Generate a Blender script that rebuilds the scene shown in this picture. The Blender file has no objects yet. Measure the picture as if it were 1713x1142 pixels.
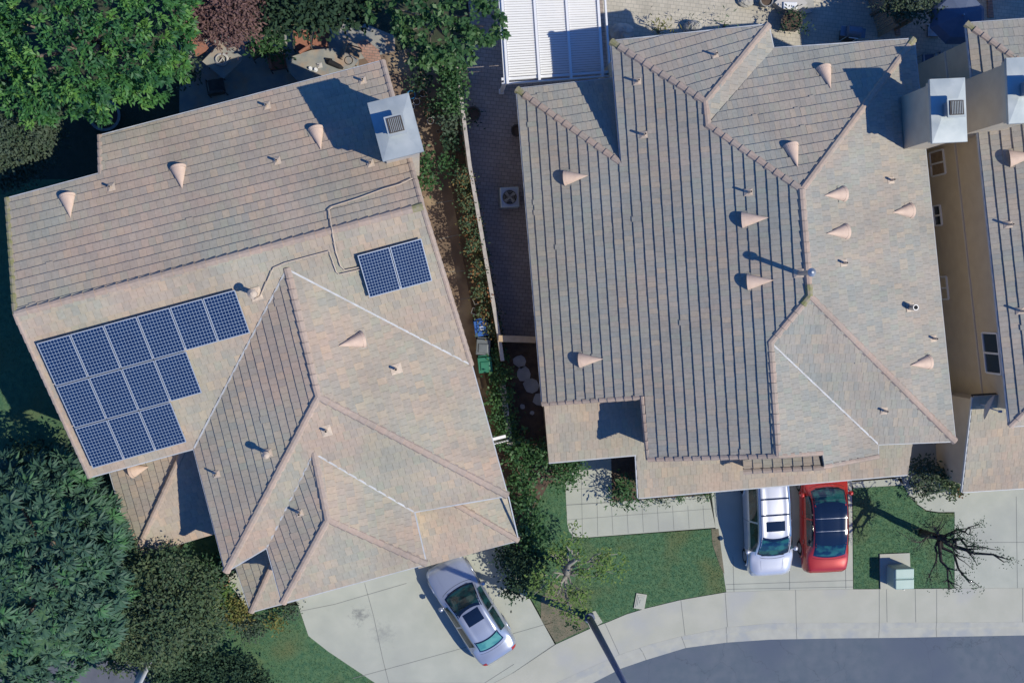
import bpy, math, random
import numpy as np
from mathutils import Vector, Matrix, Quaternion
random.seed(7); rng = np.random.default_rng(7)
sc = bpy.context.scene; COL = sc.collection
# ------------------------------------------------------------------ camera, world, sun
IW, IH, F = 1713, 1142, 1796.0
CX, CY = IW/2, IH/2
CAMH = 45.0
NAD = (700.0, 500.0)                       # the pixel straight under the drone
d_ = Vector(((NAD[0]-CX)/F, -(NAD[1]-CY)/F, -1)).normalized()
RQ = d_.rotation_difference(Vector((0, 0, -1)))
RM = RQ.to_matrix()
cam = bpy.data.cameras.new('camera'); cam.sensor_width = 36; cam.lens = 36*F/IW
cam.clip_start = 1; cam.clip_end = 2000
camo = bpy.data.objects.new('camera', cam); COL.objects.link(camo)
camo.matrix_world = Matrix.Translation((0, 0, CAMH)) @ RM.to_4x4()
sc.camera = camo
SUN_EL = math.radians(48)
sh = Vector((-.93, .38)).normalized()      # where shadows fall
sund = Vector((-sh.x*math.cos(SUN_EL), -sh.y*math.cos(SUN_EL), math.sin(SUN_EL)))
w = bpy.data.worlds.new("World"); sc.world = w; w.use_nodes = True
nt = w.node_tree; nt.nodes.clear()
sky = nt.nodes.new('ShaderNodeTexSky'); sky.sky_type = 'NISHITA'; sky.sun_disc = False
sky.sun_elevation = SUN_EL; sky.sun_rotation = math.atan2(sund.x, sund.y)
sky.ozone_density = 3.0; sky.air_density = 1.0; sky.dust_density = 0.3
bg = nt.nodes.new('ShaderNodeBackground'); bg.inputs[1].default_value = 0.105
wo = nt.nodes.new('ShaderNodeOutputWorld')
tint = nt.nodes.new('ShaderNodeVectorMath'); tint.operation = 'MULTIPLY'; tint.inputs[1].default_value = (.24, .62, 1.20)
nt.links.new(sky.outputs[0], tint.inputs[0]); nt.links.new(tint.outputs[0], bg.inputs[0]); nt.links.new(bg.outputs[0], wo.inputs[0])
sl = bpy.data.lights.new('sun', 'SUN'); sl.energy = 4.05; sl.angle = math.radians(0.5); sl.color = (1.0, 0.93, 0.785)
so = bpy.data.objects.new('sun', sl); COL.objects.link(so)
so.rotation_euler = sund.to_track_quat('Z', 'Y').to_euler(); so.location = (30, -12, 60)
sc.view_settings.view_transform = 'Standard'; sc.view_settings.look = 'None'
sc.view_settings.exposure = 0.09; sc.view_settings.gamma = 1
sc.render.engine = 'CYCLES'

# ------------------------------------------------------------------ pixel -> place
def ray(px, py):
    return RM @ Vector(((px-CX)/F, -(py-CY)/F, -1))
def P(px, py, z=0.0):
    d = ray(px, py); t = (z-CAMH)/d.z
    return Vector((d.x*t, d.y*t, z))
def on_plane(px, py, pl):                  # pl: z = a x + b y + c
    d = ray(px, py); a, b, c = pl
    t = (c-CAMH)/(d.z-a*d.x-b*d.y)
    return Vector((d.x*t, d.y*t, CAMH+d.z*t))
def on_wall(px, py, A, B):                 # vertical plane through ground points A, B
    n = Vector((B.y-A.y, A.x-B.x)); d = ray(px, py)
    t = (n.x*A.x+n.y*A.y)/(n.x*d.x+n.y*d.y)
    return Vector((d.x*t, d.y*t, CAMH+d.z*t))

# ------------------------------------------------------------------ materials
def mat(name, c1, c2=None, scale=3.0, rough=.85, metal=0, bump=0, bscale=40, c3=None, s3=.4, spec=.3, coat=0, detail=6, lo=.35, hi=.65):
    m = bpy.data.materials.new(name); m.use_nodes = True
    n = m.node_tree; b = n.nodes['Principled BSDF']; L = n.links.new
    b.inputs['Roughness'].default_value = rough; b.inputs['Metallic'].default_value = metal
    b.inputs['Specular IOR Level'].default_value = spec
    b.inputs['Coat Weight'].default_value = coat; b.inputs['Coat Roughness'].default_value = .04
    b.inputs['Base Color'].default_value = (*c1, 1)
    geo = n.nodes.new('ShaderNodeNewGeometry')
    if c2 is not None:
        no = n.nodes.new('ShaderNodeTexNoise'); no.inputs['Scale'].default_value = scale; no.inputs['Detail'].default_value = detail
        L(geo.outputs['Position'], no.inputs['Vector'])
        mr = n.nodes.new('ShaderNodeMapRange'); mr.inputs[1].default_value = lo; mr.inputs[2].default_value = hi
        L(no.outputs['Fac'], mr.inputs[0])
        mx = n.nodes.new('ShaderNodeMix'); mx.data_type = 'RGBA'
        mx.inputs[6].default_value = (*c1, 1); mx.inputs[7].default_value = (*c2, 1)
        L(mr.outputs[0], mx.inputs[0]); out = mx.outputs[2]
        if c3 is not None:
            no3 = n.nodes.new('ShaderNodeTexNoise'); no3.inputs['Scale'].default_value = s3; no3.inputs['Detail'].default_value = 4
            L(geo.outputs['Position'], no3.inputs['Vector'])
            mr3 = n.nodes.new('ShaderNodeMapRange'); mr3.inputs[1].default_value = .5; mr3.inputs[2].default_value = .68
            L(no3.outputs['Fac'], mr3.inputs[0])
            m3 = n.nodes.new('ShaderNodeMix'); m3.data_type = 'RGBA'; m3.inputs[7].default_value = (*c3, 1)
            L(mr3.outputs[0], m3.inputs[0]); L(out, m3.inputs[6]); out = m3.outputs[2]
        L(out, b.inputs['Base Color'])
    if bump:
        nb = n.nodes.new('ShaderNodeTexNoise'); nb.inputs['Scale'].default_value = bscale; nb.inputs['Detail'].default_value = 5
        L(geo.outputs['Position'], nb.inputs['Vector'])
        bp = n.nodes.new('ShaderNodeBump'); bp.inputs['Strength'].default_value = bump; bp.inputs['Distance'].default_value = .02
        L(nb.outputs['Fac'], bp.inputs['Height']); L(bp.outputs[0], b.inputs['Normal'])
    return m

def ramp_mat(name, cols, rough=.9, translucent=0, streak=0, bump=0, spec=.2, hue=None):
    """per-face random attribute 'rnd' picks the colour"""
    m = bpy.data.materials.new(name); m.use_nodes = True
    n = m.node_tree; b = n.nodes['Principled BSDF']; L = n.links.new
    b.inputs['Roughness'].default_value = rough; b.inputs['Specular IOR Level'].default_value = spec
    at = n.nodes.new('ShaderNodeAttribute'); at.attribute_name = 'rnd'
    cr = n.nodes.new('ShaderNodeValToRGB'); el = cr.color_ramp.elements
    for i, c in enumerate(cols):
        p = i/(len(cols)-1)
        e = el[0] if i == 0 else (el[1] if i == 1 else el.new(p))
        e.position = p; e.color = (*c, 1)
    for i in range(len(cols)): pass
    L(at.outputs['Fac'], cr.inputs[0]); out = cr.outputs[0]
    geo = n.nodes.new('ShaderNodeNewGeometry')
    if streak:
        no = n.nodes.new('ShaderNodeTexNoise'); no.inputs['Scale'].default_value = 9; no.inputs['Detail'].default_value = 8
        L(geo.outputs['Position'], no.inputs['Vector'])
        no2 = n.nodes.new('ShaderNodeTexNoise'); no2.inputs['Scale'].default_value = .5; no2.inputs['Detail'].default_value = 3
        L(geo.outputs['Position'], no2.inputs['Vector'])
        ad = n.nodes.new('ShaderNodeMath'); ad.operation = 'ADD'; L(no.outputs['Fac'], ad.inputs[0]); L(no2.outputs['Fac'], ad.inputs[1])
        mr = n.nodes.new('ShaderNodeMapRange'); mr.inputs[1].default_value = .6; mr.inputs[2].default_value = 1.4
        mr.inputs[3].default_value = 1-streak; mr.inputs[4].default_value = 1+streak; L(ad.outputs[0], mr.inputs[0])
        vm = n.nodes.new('ShaderNodeVectorMath'); vm.operation = 'SCALE'; L(out, vm.inputs[0]); L(mr.outputs[0], vm.inputs[3]); out = vm.outputs[0]
    if hue:
        nh = n.nodes.new('ShaderNodeTexNoise'); nh.inputs['Scale'].default_value = .38; nh.inputs['Detail'].default_value = 3; L(geo.outputs['Position'], nh.inputs['Vector'])
        hr = n.nodes.new('ShaderNodeMapRange'); hr.inputs[1].default_value = .36; hr.inputs[2].default_value = .64; L(nh.outputs['Fac'], hr.inputs[0])
        hm = n.nodes.new('ShaderNodeMix'); hm.data_type = 'RGBA'; hm.inputs[6].default_value = (*hue[0], 1); hm.inputs[7].default_value = (*hue[1], 1); L(hr.outputs[0], hm.inputs[0])
        hv = n.nodes.new('ShaderNodeVectorMath'); hv.operation = 'MULTIPLY'; L(out, hv.inputs[0]); L(hm.outputs[2], hv.inputs[1]); out = hv.outputs[0]
    L(out, b.inputs['Base Color'])
    if bump:
        nb = n.nodes.new('ShaderNodeTexNoise'); nb.inputs['Scale'].default_value = 30; nb.inputs['Detail'].default_value = 4
        L(geo.outputs['Position'], nb.inputs['Vector'])
        bp = n.nodes.new('ShaderNodeBump'); bp.inputs['Strength'].default_value = bump; bp.inputs['Distance'].default_value = .01
        L(nb.outputs['Fac'], bp.inputs['Height']); L(bp.outputs[0], b.inputs['Normal'])
    if translucent:
        tr = n.nodes.new('ShaderNodeBsdfTranslucent'); L(out, tr.inputs[0])
        ms = n.nodes.new('ShaderNodeMixShader'); ms.inputs[0].default_value = translucent
        L(b.outputs[0], ms.inputs[1]); L(tr.outputs[0], ms.inputs[2])
        L(ms.outputs[0], n.nodes['Material Output'].inputs[0])
    return m

TILE = [(.20,.215,.225),(.245,.235,.235),(.29,.255,.235),(.22,.245,.23),(.33,.28,.235),(.205,.22,.235),(.26,.245,.235),(.19,.20,.21),(.30,.265,.245),(.235,.25,.245)]
M = {}
TILE = [(.245*.5+r*.5, .245*.5+g*.5, .235*.5+b*.5) for r, g, b in TILE]
M['tile'] = ramp_mat('concrete_tile', [(r*1.44, g*1.37, b*1.22) for r, g, b in TILE], streak=.16, bump=.3, spec=.03, hue=((.95,1.01,1.03),(1.06,1.0,.97)))
M['tile_warm'] = ramp_mat('warm_concrete_tile', [(r*1.60, g*1.42, b*1.21) for r, g, b in TILE], streak=.16, bump=.3, spec=.03, hue=((.95,1.02,1.0),(1.07,.99,.96)))
M['cap'] = ramp_mat('ridge_tile', [(.38,.31,.26),(.41,.33,.27),(.43,.33,.265),(.38,.32,.265)], streak=.2, bump=.3)
M['moss'] = mat('mossy_tile', (.24,.24,.10), (.33,.29,.21), 6, bump=.5)
M['deck'] = mat('roof_deck', (.05,.045,.04), rough=.95)
M['fascia'] = mat('white_gutter', (.52,.54,.56), (.42,.45,.48), 4, rough=.5)
M['flash'] = mat('valley_metal', (.55,.56,.56), (.42,.42,.41), 3, rough=.6)
M['stucco'] = mat('beige_stucco', (.56,.48,.36), (.61,.53,.40), 2, bump=.3, bscale=60)
M['stucco_light'] = mat('pale_stucco', (.62,.57,.50), (.55,.50,.44), 2, bump=.3)
M['vent'] = mat('salmon_vent', (.72,.54,.41), (.64,.48,.37), 5, rough=.7)
M['beige'] = mat('beige_flashing', (.60,.49,.38), (.50,.41,.32), 8, rough=.7)
M['black'] = mat('dark_opening', (.012,.013,.016), rough=.8)
M['galv'] = mat('galvanised_cap', (.40,.45,.46), (.48,.52,.52), 1.5, rough=.5, metal=.35, c3=(.34,.39,.41), s3=1.2)
M['white'] = mat('white_paint', (.78,.79,.80), rough=.5)
M['glass'] = mat('window_glass', (.03,.05,.07), rough=.08, spec=.8)
M['concrete'] = mat('concrete', (.385,.405,.35), (.43,.445,.385), 1.2, bump=.15, bscale=80, c3=(.36,.375,.335), s3=.35, rough=.9)
M['concrete2'] = mat('sidewalk_concrete', (.40,.405,.34), (.44,.44,.375), 1.0, bump=.15, bscale=80, c3=(.38,.39,.38), s3=.4)
M['gutter_c'] = mat('kerb_concrete', (.385,.39,.35), (.43,.435,.385), 2.5, bump=.15, c3=(.34,.36,.36), s3=1.6)
M['concrete_oil'] = mat('oil_marked_concrete', (.385,.405,.35), (.43,.445,.385), 1.2, bump=.15, bscale=80, c3=(.36,.375,.335), s3=.35, rough=.9)
M['joint'] = mat('slab_joint', (.20,.21,.20), rough=.95)
M['asphalt'] = mat('asphalt', (.095,.125,.16), (.12,.145,.18), 2, bump=.4, bscale=120, c3=(.09,.115,.16), s3=.25)
M['grass'] = mat('lawn', (.048,.125,.065), (.09,.17,.08), 5, bump=.5, bscale=90, c3=(.11,.14,.06), s3=.5, detail=10)
M['soil'] = mat('soil', (.12,.085,.06), (.07,.05,.04), 3, bump=.8, bscale=25, detail=10)
M['earth'] = mat('bare_earth', (.20,.17,.12), (.13,.13,.09), 3, bump=.6, bscale=25, detail=10)
M['brownpath'] = mat('sun_blotched_path', (.13,.095,.07), (.20,.14,.10), .8, bump=.2, c3=(.34,.26,.17), s3=.7)  # tan noise blotches painted in as the sunlit portion of the brown path
M['wood'] = mat('weathered_wood', (.26,.19,.13), (.33,.25,.18), 6, bump=.3)
M['tanwood'] = mat('tan_wood', (.50,.38,.25), (.42,.31,.2), 6)
M['rust'] = mat('rust_cushion', (.34,.16,.11), (.28,.13,.09), 9)
M['stone'] = mat('flagstone', (.34,.32,.27), (.22,.24,.24), 2.2, c3=(.38,.27,.19), s3=1.3, bump=.3)
M['boulder'] = mat('boulder', (.45,.44,.40), (.33,.32,.30), 3, bump=.7)
M['bark'] = mat('bark', (.13,.10,.08), (.20,.17,.14), 9, bump=.8)
M['palebark'] = mat('pale_bark', (.33,.31,.27), (.22,.21,.18), 9, bump=.6)
M['darkbark'] = mat('dark_bark', (.035,.032,.035), (.06,.055,.05), 9, bump=.6)
M['rubber'] = mat('rubber', (.02,.02,.022), rough=.8)
M['steel'] = mat('steel', (.45,.46,.48), rough=.35, metal=.8)
M['lamp_blue'] = mat('bluegrey_pole', (.13,.155,.24), (.11,.13,.20), 4, rough=.5)
M['coping'] = mat('wall_coping', (.36,.33,.31), (.46,.43,.40), 5)
M['blockwall'] = mat('block_wall', (.42,.38,.33), (.34,.31,.28), 4, bump=.4)
M['terracotta'] = mat('terracotta', (.42,.22,.14), (.34,.18,.12), 6)
M['darkpot'] = mat('dark_pot', (.06,.055,.05), (.10,.09,.08), 6)
M['greypot'] = mat('grey_pot', (.30,.30,.28), (.22,.22,.21), 6)

def stain(m, spots):
    """dark drips round given ground points"""
    n = m.node_tree; L = n.links.new; b = n.nodes['Principled BSDF']; src = b.inputs['Base Color'].links[0].from_socket
    geo = n.nodes.new('ShaderNodeNewGeometry'); no = n.nodes.new('ShaderNodeTexNoise'); no.inputs['Scale'].default_value = 5; no.inputs['Detail'].default_value = 9; no.inputs['Roughness'].default_value = .7
    L(geo.outputs['Position'], no.inputs['Vector']); out = src
    for (p, r, c, amt) in spots:
        d = n.nodes.new('ShaderNodeVectorMath'); d.operation = 'DISTANCE'; L(geo.outputs['Position'], d.inputs[0]); d.inputs[1].default_value = (p[0], p[1], 0)
        f = n.nodes.new('ShaderNodeMapRange'); f.inputs[1].default_value = r; f.inputs[2].default_value = 0; f.inputs[3].default_value = 0; f.inputs[4].default_value = .42; L(d.outputs['Value'], f.inputs[0])
        a = n.nodes.new('ShaderNodeMath'); a.operation = 'ADD'; L(f.outputs[0], a.inputs[0]); L(no.outputs['Fac'], a.inputs[1])
        g = n.nodes.new('ShaderNodeMapRange'); g.inputs[1].default_value = .72; g.inputs[2].default_value = .95; g.inputs[4].default_value = amt; L(a.outputs[0], g.inputs[0])
        mx = n.nodes.new('ShaderNodeMix'); mx.data_type = 'RGBA'; mx.inputs[7].default_value = (*c, 1); L(g.outputs[0], mx.inputs[0]); L(out, mx.inputs[6]); out = mx.outputs[2]
    L(out, b.inputs['Base Color'])
def cracks(m, scale=.35, c=(.05,.06,.08), wd=.006):
    n = m.node_tree; L = n.links.new; b = n.nodes['Principled BSDF']; src = b.inputs['Base Color'].links[0].from_socket
    geo = n.nodes.new('ShaderNodeNewGeometry'); no = n.nodes.new('ShaderNodeTexNoise'); no.inputs['Scale'].default_value = 1.5; no.inputs['Detail'].default_value = 6; L(geo.outputs['Position'], no.inputs['Vector'])
    v = n.nodes.new('ShaderNodeVectorMath'); v.operation = 'MULTIPLY_ADD'; L(no.outputs['Color'], v.inputs[0]); v.inputs[1].default_value = (.9,.9,.9); L(geo.outputs['Position'], v.inputs[2])
    vo = n.nodes.new('ShaderNodeTexVoronoi'); vo.feature = 'DISTANCE_TO_EDGE'; vo.inputs['Scale'].default_value = scale; L(v.outputs[0], vo.inputs['Vector'])
    g = n.nodes.new('ShaderNodeMapRange'); g.inputs[1].default_value = 0; g.inputs[2].default_value = wd; g.inputs[3].default_value = .55; g.inputs[4].default_value = 0; L(vo.outputs['Distance'], g.inputs[0])
    mx = n.nodes.new('ShaderNodeMix'); mx.data_type = 'RGBA'; mx.inputs[7].default_value = (*c, 1); L(g.outputs[0], mx.inputs[0]); L(src, mx.inputs[6]); L(mx.outputs[2], b.inputs['Base Color'])
stain(M['concrete_oil'], [(P(602,1028), .85, (.16,.17,.17), .75), (P(640,1060), 1.1, (.25,.26,.25), .6), (P(760,1000), 1.2, (.26,.27,.26), .5)])
cracks(M['asphalt'], .30, wd=.004)
# ------------------------------------------------------------------ object helpers
def link(o, parent=None):
    COL.objects.link(o)
    if parent is not None:
        o.parent = parent; o.matrix_parent_inverse = parent.matrix_basis.inverted()
    return o
def tag(o, label=None, cat=None, group=None, kind=None):
    if label: o['label'] = label
    if cat: o['category'] = cat
    if group: o['group'] = group
    if kind: o['kind'] = kind
    return o
def empty(name, loc, rz=0, **k):
    o = bpy.data.objects.new(name, None); o.empty_display_size = .3
    o.location = loc; o.rotation_euler = (0, 0, rz); COL.objects.link(o)
    return tag(o, **k)

class MB:
    def __init__(s): s.v = []; s.f = []; s.m = []; s.r = []
    def add(s, vs, fs, m=0, r=None):
        o = len(s.v); s.v += [tuple(p) for p in vs]
        for f in fs:
            s.f.append([i+o for i in f]); s.m.append(m); s.r.append(random.random() if r is None else r)
    def box(s, c, size, rz=0, m=0, top=1.0, r=None):
        cx, cy, cz = c; a, b, h = size[0]/2, size[1]/2, size[2]/2
        co, si = math.cos(rz), math.sin(rz); vs = []
        for dz, k in ((-h, 1), (h, top)):
            for dx, dy in ((-a, -b), (a, -b), (a, b), (-a, b)):
                x, y = dx*k, dy*k; vs.append((cx+x*co-y*si, cy+x*si+y*co, cz+dz))
        s.add(vs, [(3,2,1,0),(4,5,6,7),(0,1,5,4),(1,2,6,5),(2,3,7,6),(3,0,4,7)], m, r)
    def beam(s, p, q, wd, ht, m=0, up=(0,0,1)):
        p, q = Vector(p), Vector(q); d = (q-p).normalized(); sd = d.cross(Vector(up))
        if sd.length < 1e-4: sd = Vector((1, 0, 0))
        sd.normalize(); u = sd.cross(d); sd *= wd/2; u *= ht/2
        vs = [e+a*sd+b*u for e in (p, q) for a, b in ((-1,-1),(1,-1),(1,1),(-1,1))]
        s.add(vs, [(3,2,1,0),(4,5,6,7),(0,1,5,4),(1,2,6,5),(2,3,7,6),(3,0,4,7)], m)
    def tube(s, pts, rad, n=10, m=0, cap=True):
        pts = [Vector(p) for p in pts]
        if not hasattr(rad, '__len__'): rad = [rad]*len(pts)
        rings = []; prev = None
        for i, p in enumerate(pts):
            d = (pts[min(i+1, len(pts)-1)]-pts[max(i-1, 0)]).normalized()
            a = prev if prev is not None else (Vector((1,0,0)) if abs(d.x) < .8 else Vector((0,1,0)))
            a = (a-d*a.dot(d)).normalized(); prev = a; b = d.cross(a)
            rings.append([p+rad[i]*(math.cos(2*math.pi*k/n)*a+math.sin(2*math.pi*k/n)*b) for k in range(n)])
        vs = [v for r_ in rings for v in r_]; fs = []
        for i in range(len(pts)-1):
            for k in range(n):
                k2 = (k+1) % n; fs.append((i*n+k, i*n+k2, (i+1)*n+k2, (i+1)*n+k))
        if cap: fs.append(tuple(range(n))[::-1]); fs.append(tuple((len(pts)-1)*n+k for k in range(n)))
        s.add(vs, fs, m)
    def prism(s, poly, z0, z1, m=0, mside=None, bottom=True):
        n = len(poly); vs = [(p[0], p[1], z0) for p in poly]+[(p[0], p[1], z1) for p in poly]
        a = sum(poly[i][0]*poly[(i+1) % n][1]-poly[(i+1) % n][0]*poly[i][1] for i in range(n))
        idx = list(range(n)) if a > 0 else list(range(n))[::-1]
        s.add(vs, [tuple(i+n for i in idx)], m)
        fs = [(idx[i], idx[(i+1) % n], idx[(i+1) % n]+n, idx[i]+n) for i in range(n)]
        if bottom: fs.append(tuple(idx[::-1]))
        s.add(vs, fs, m if mside is None else mside)
    def lathe(s, c, prof, n=20, m=0):          # prof: (r, z)
        vs = [(c[0]+r_*math.cos(2*math.pi*k/n), c[1]+r_*math.sin(2*math.pi*k/n), c[2]+z) for r_, z in prof for k in range(n)]
        fs = [(i*n+k, i*n+(k+1) % n, (i+1)*n+(k+1) % n, (i+1)*n+k) for i in range(len(prof)-1) for k in range(n)]
        s.add(vs, fs, m)
    def build(s, name, mats, parent=None, smooth=False, world=True):
        me = bpy.data.meshes.new(name); me.from_pydata(s.v, [], s.f)
        if not isinstance(mats, (list, tuple)): mats = [mats]
        for mm in mats: me.materials.append(M[mm] if isinstance(mm, str) else mm)
        me.polygons.foreach_set('material_index', s.m)
        at = me.attributes.new('rnd', 'FLOAT', 'FACE'); at.data.foreach_set('value', s.r)
        if smooth: me.polygons.foreach_set('use_smooth', [True]*len(s.f))
        me.update()
        o = bpy.data.objects.new(name, me); COL.objects.link(o)
        if parent is not None:
            o.parent = parent
            if world:
                root = parent; mats_ = Matrix.Identity(4)
                chain = []
                while root is not None: chain.append(root); root = root.parent
                for r_ in reversed(chain): mats_ = mats_ @ r_.matrix_parent_inverse @ r_.matrix_basis
                o.matrix_parent_inverse = mats_.inverted()
        return o

def bevel(o, wdt=.02, seg=2, ang=40):
    md = o.modifiers.new('bevel', 'BEVEL'); md.width = wdt; md.segments = seg; md.limit_method = 'ANGLE'; md.angle_limit = math.radians(ang)
    return o

def clip(poly, axis, val, keep_less):
    out = []; n = len(poly)
    for i in range(n):
        a, b = poly[i], poly[(i+1) % n]
        ia = (a[axis] <= val) if keep_less else (a[axis] >= val)
        ib = (b[axis] <= val) if keep_less else (b[axis] >= val)
        if ia: out.append(a)
        if ia != ib:
            t = (val-a[axis])/(b[axis]-a[axis])
            out.append((a[0]+(b[0]-a[0])*t, a[1]+(b[1]-a[1])*t))
    return out

def slab(name, px, ztop, thick, m, joints=None, parent=None, jw=.022, extra=None):
    b = MB(); poly = [P(x, y, ztop)[:2] for x, y in px]
    b.prism(poly, ztop-thick, ztop, 0)
    for ln in joints or []:
        pts = [P(x, y, ztop) for x, y in ln]
        for p, q in zip(pts, pts[1:]):
            d = (q-p).normalized(); s_ = Vector((-d.y, d.x, 0))*jw/2; z = Vector((0, 0, .004))
            b.add([p-s_+z, q-s_+z, q+s_+z, p+s_+z], [(0,1,2,3)], 1)
    o = b.build(name, [m, 'joint'], parent)
    if parent is None: tag(o, kind='structure')
    return o

# ------------------------------------------------------------------ roofs
def solve(vpx, faces, prior, pitch, iters=40):
    """heights of roof vertices seen at given pixels such that faces are planar with the given pitch"""
    names = list(vpx); nv = len(names); ix = {n: i for i, n in enumerate(names)}; nf = len(faces)
    D = {n: ray(*vpx[n]) for n in names}
    D = {n: (d.x/-d.z, d.y/-d.z) for n, d in D.items()}      # xy per metre below the camera
    z = np.array([prior.get(n, (6.0, 0))[0] for n in names]); F3 = np.zeros((nf, 3))
    def xy(i, zz): d = D[names[i]]; return d[0]*(CAMH-zz), d[1]*(CAMH-zz)
    for k, f in enumerate(faces):
        A = []; B = []
        for n in f['v']:
            x, y = xy(ix[n], z[ix[n]]); A.append([x, y, 1]); B.append(z[ix[n]])
        e0, e1 = f['eave']; p0 = np.array(xy(ix[e0], 5)); p1 = np.array(xy(ix[e1], 5))
        cen = np.mean([xy(ix[n], 6) for n in f['v']], axis=0); t = p1-p0; nn = np.array([-t[1], t[0]])/np.linalg.norm(t)
        if nn @ (cen-p0) < 0: nn = -nn
        pt = f.get('pitch', pitch); F3[k] = [nn[0]*pt, nn[1]*pt, prior.get(e0, (5.4, 0))[0]-pt*(nn @ p0)]
        for n in f['v']:
            if n not in prior:
                x, y = xy(ix[n], 6.5); z[ix[n]] = F3[k] @ [x, y, 1]
    X = np.concatenate([z, F3.ravel()])
    def res(X):
        z = X[:nv]; A = X[nv:].reshape(nf, 3); r = []
        for k, f in enumerate(faces):
            for n in f['v']:
                i = ix[n]; x, y = xy(i, z[i]); r.append(3*(A[k] @ [x, y, 1]-z[i]))
            r.append(6*(math.hypot(A[k, 0], A[k, 1])-f.get('pitch', pitch)))
        for n, (v, wt) in prior.items(): r.append(wt*(z[ix[n]]-v))
        return np.array(r)
    for _ in range(iters):
        r0 = res(X); J = np.zeros((len(r0), len(X)))
        for j in range(len(X)):
            X2 = X.copy(); X2[j] += 1e-5; J[:, j] = (res(X2)-r0)/1e-5
        dx = np.linalg.lstsq(np.vstack([J, np.eye(len(X))*.05]), np.concatenate([-r0, np.zeros(len(X))]), rcond=None)[0]
        X = X+dx
        if np.abs(dx).max() < 1e-5: break
    z = X[:nv]; A = X[nv:].reshape(nf, 3)
    V = {}
    for n in names: V[n] = P(*vpx[n], z[ix[n]])
    for k, f in enumerate(faces): f['pl'] = tuple(A[k])
    err = np.abs(res(X)).max()
    print('roof solve err', round(float(err), 3), {n: round(float(z[ix[n]]), 2) for n in names})
    return V

def basis(pl):
    a, b, c = pl; g = math.hypot(a, b)
    up = Vector((a/g, b/g, g)).normalized(); n = Vector((-a, -b, 1)).normalized(); u = up.cross(n)
    return u, up, n

def tiles(mb, pl, pts, course=.34, tw=.25, t=.042, jit=.002, deck=None):
    """real overlapping tiles, course by course, over the polygon pts lying in plane pl"""
    u, up, n = basis(pl); o = pts[0]
    uv = [((p-o).dot(u), (p-o).dot(up)) for p in pts]
    v0 = min(q[1] for q in uv); v1 = max(q[1] for q in uv); r = 0; v = v0
    if deck is not None:
        th = n*-.16; vs = [p-n*.012 for p in pts]+[p+th for p in pts]; k = len(pts)
        deck.add(vs, [tuple(range(k)), tuple(range(2*k-1, k-1, -1))]+[(i, (i+1) % k, (i+1) % k+k, i+k) for i in range(k)], 0)
    while v < v1:
        band = clip(clip(uv, 1, v, False), 1, v+course, True)
        if len(band) >= 3:
            u0 = min(q[0] for q in band); u1 = max(q[0] for q in band)
            x = math.floor(u0/tw)*tw-(r % 2)*tw*.5
            while x < u1:
                p = clip(clip(band, 0, x+.0025, False), 0, x+tw-.0025, True)
                x += tw
                if len(p) < 3: continue
                a2 = sum(p[i][0]*p[(i+1) % len(p)][1]-p[(i+1) % len(p)][0]*p[i][1] for i in range(len(p)))
                if abs(a2) < 2e-4: continue
                if a2 < 0: p = p[::-1]
                dz = random.uniform(-jit, jit); dv = random.uniform(0, .007); tl = random.uniform(-.0015, .0015)
                slip = random.random() < .004
                top = []
                for (a, b) in p:
                    bb = b
                    if abs(b-v) < 1e-6 and v > v0+.01: bb = b-dv-(.05 if slip else 0)
                    h = .010+(t-.010)*(1-(b-v)/course)+dz+tl*((a-x)/tw)
                    top.append(o+u*a+up*bb+n*h)
                k = len(top); bot = [q-n*(t+.004) for q in top]
                mb.add(top+bot, [tuple(range(k))]+[(i+k, (i+1) % k+k, (i+1) % k, i) for i in range(k)], 0, random.random())
        v += course; r += 1

def caps(mb, p, q, wd=.145, ln=.38, h=.06, drop=.045, mossy=0):
    if p.z > q.z: p, q = q, p
    d = q-p; L_ = d.length; d.normalize(); s_ = d.cross(Vector((0, 0, 1))).normalized(); n = s_.cross(d)
    k = max(1, round(L_/ln)); st = L_/k
    for i in range(k):
        a = p+d*(i*st-.03); b = p+d*((i+1)*st+.02); vs = []
        for e, lift, ww in ((a, .035, wd*1.07), (b, 0.0, wd*.92)):
            for x, y in ((-1, -drop), (-.62, h*.62), (0, h), (.62, h*.62), (1, -drop)):
                vs.append(e+s_*x*ww+n*(y+lift))
        vs += [v-n*.10 for v in vs[:5]]
        r = random.random()
        mb.add(vs, [(j, j+1, j+6, j+5) for j in range(4)]+[(10+j, 11+j, j+1, j) for j in range(4)], 1 if (i < mossy or i >= k+mossy and mossy < 0) else 0, r)

def gutter(mb, p, q, out, wd=.045, ht=.11):
    o = out*(wd/2+.01); z = Vector((0, 0, -.045))
    mb.beam(p+o+z, q+o+z, wd, ht, 0)
    a = p+o+z; b = q+o+z

def outward(p, q, cen):
    d = (q-p).normalized(); s_ = Vector((d.y, -d.x, 0))
    if s_.length < 1e-6: return Vector((1, 0, 0))
    s_.normalize()
    return s_ if s_.dot((p+q)/2-cen) > 0 else -s_

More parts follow.
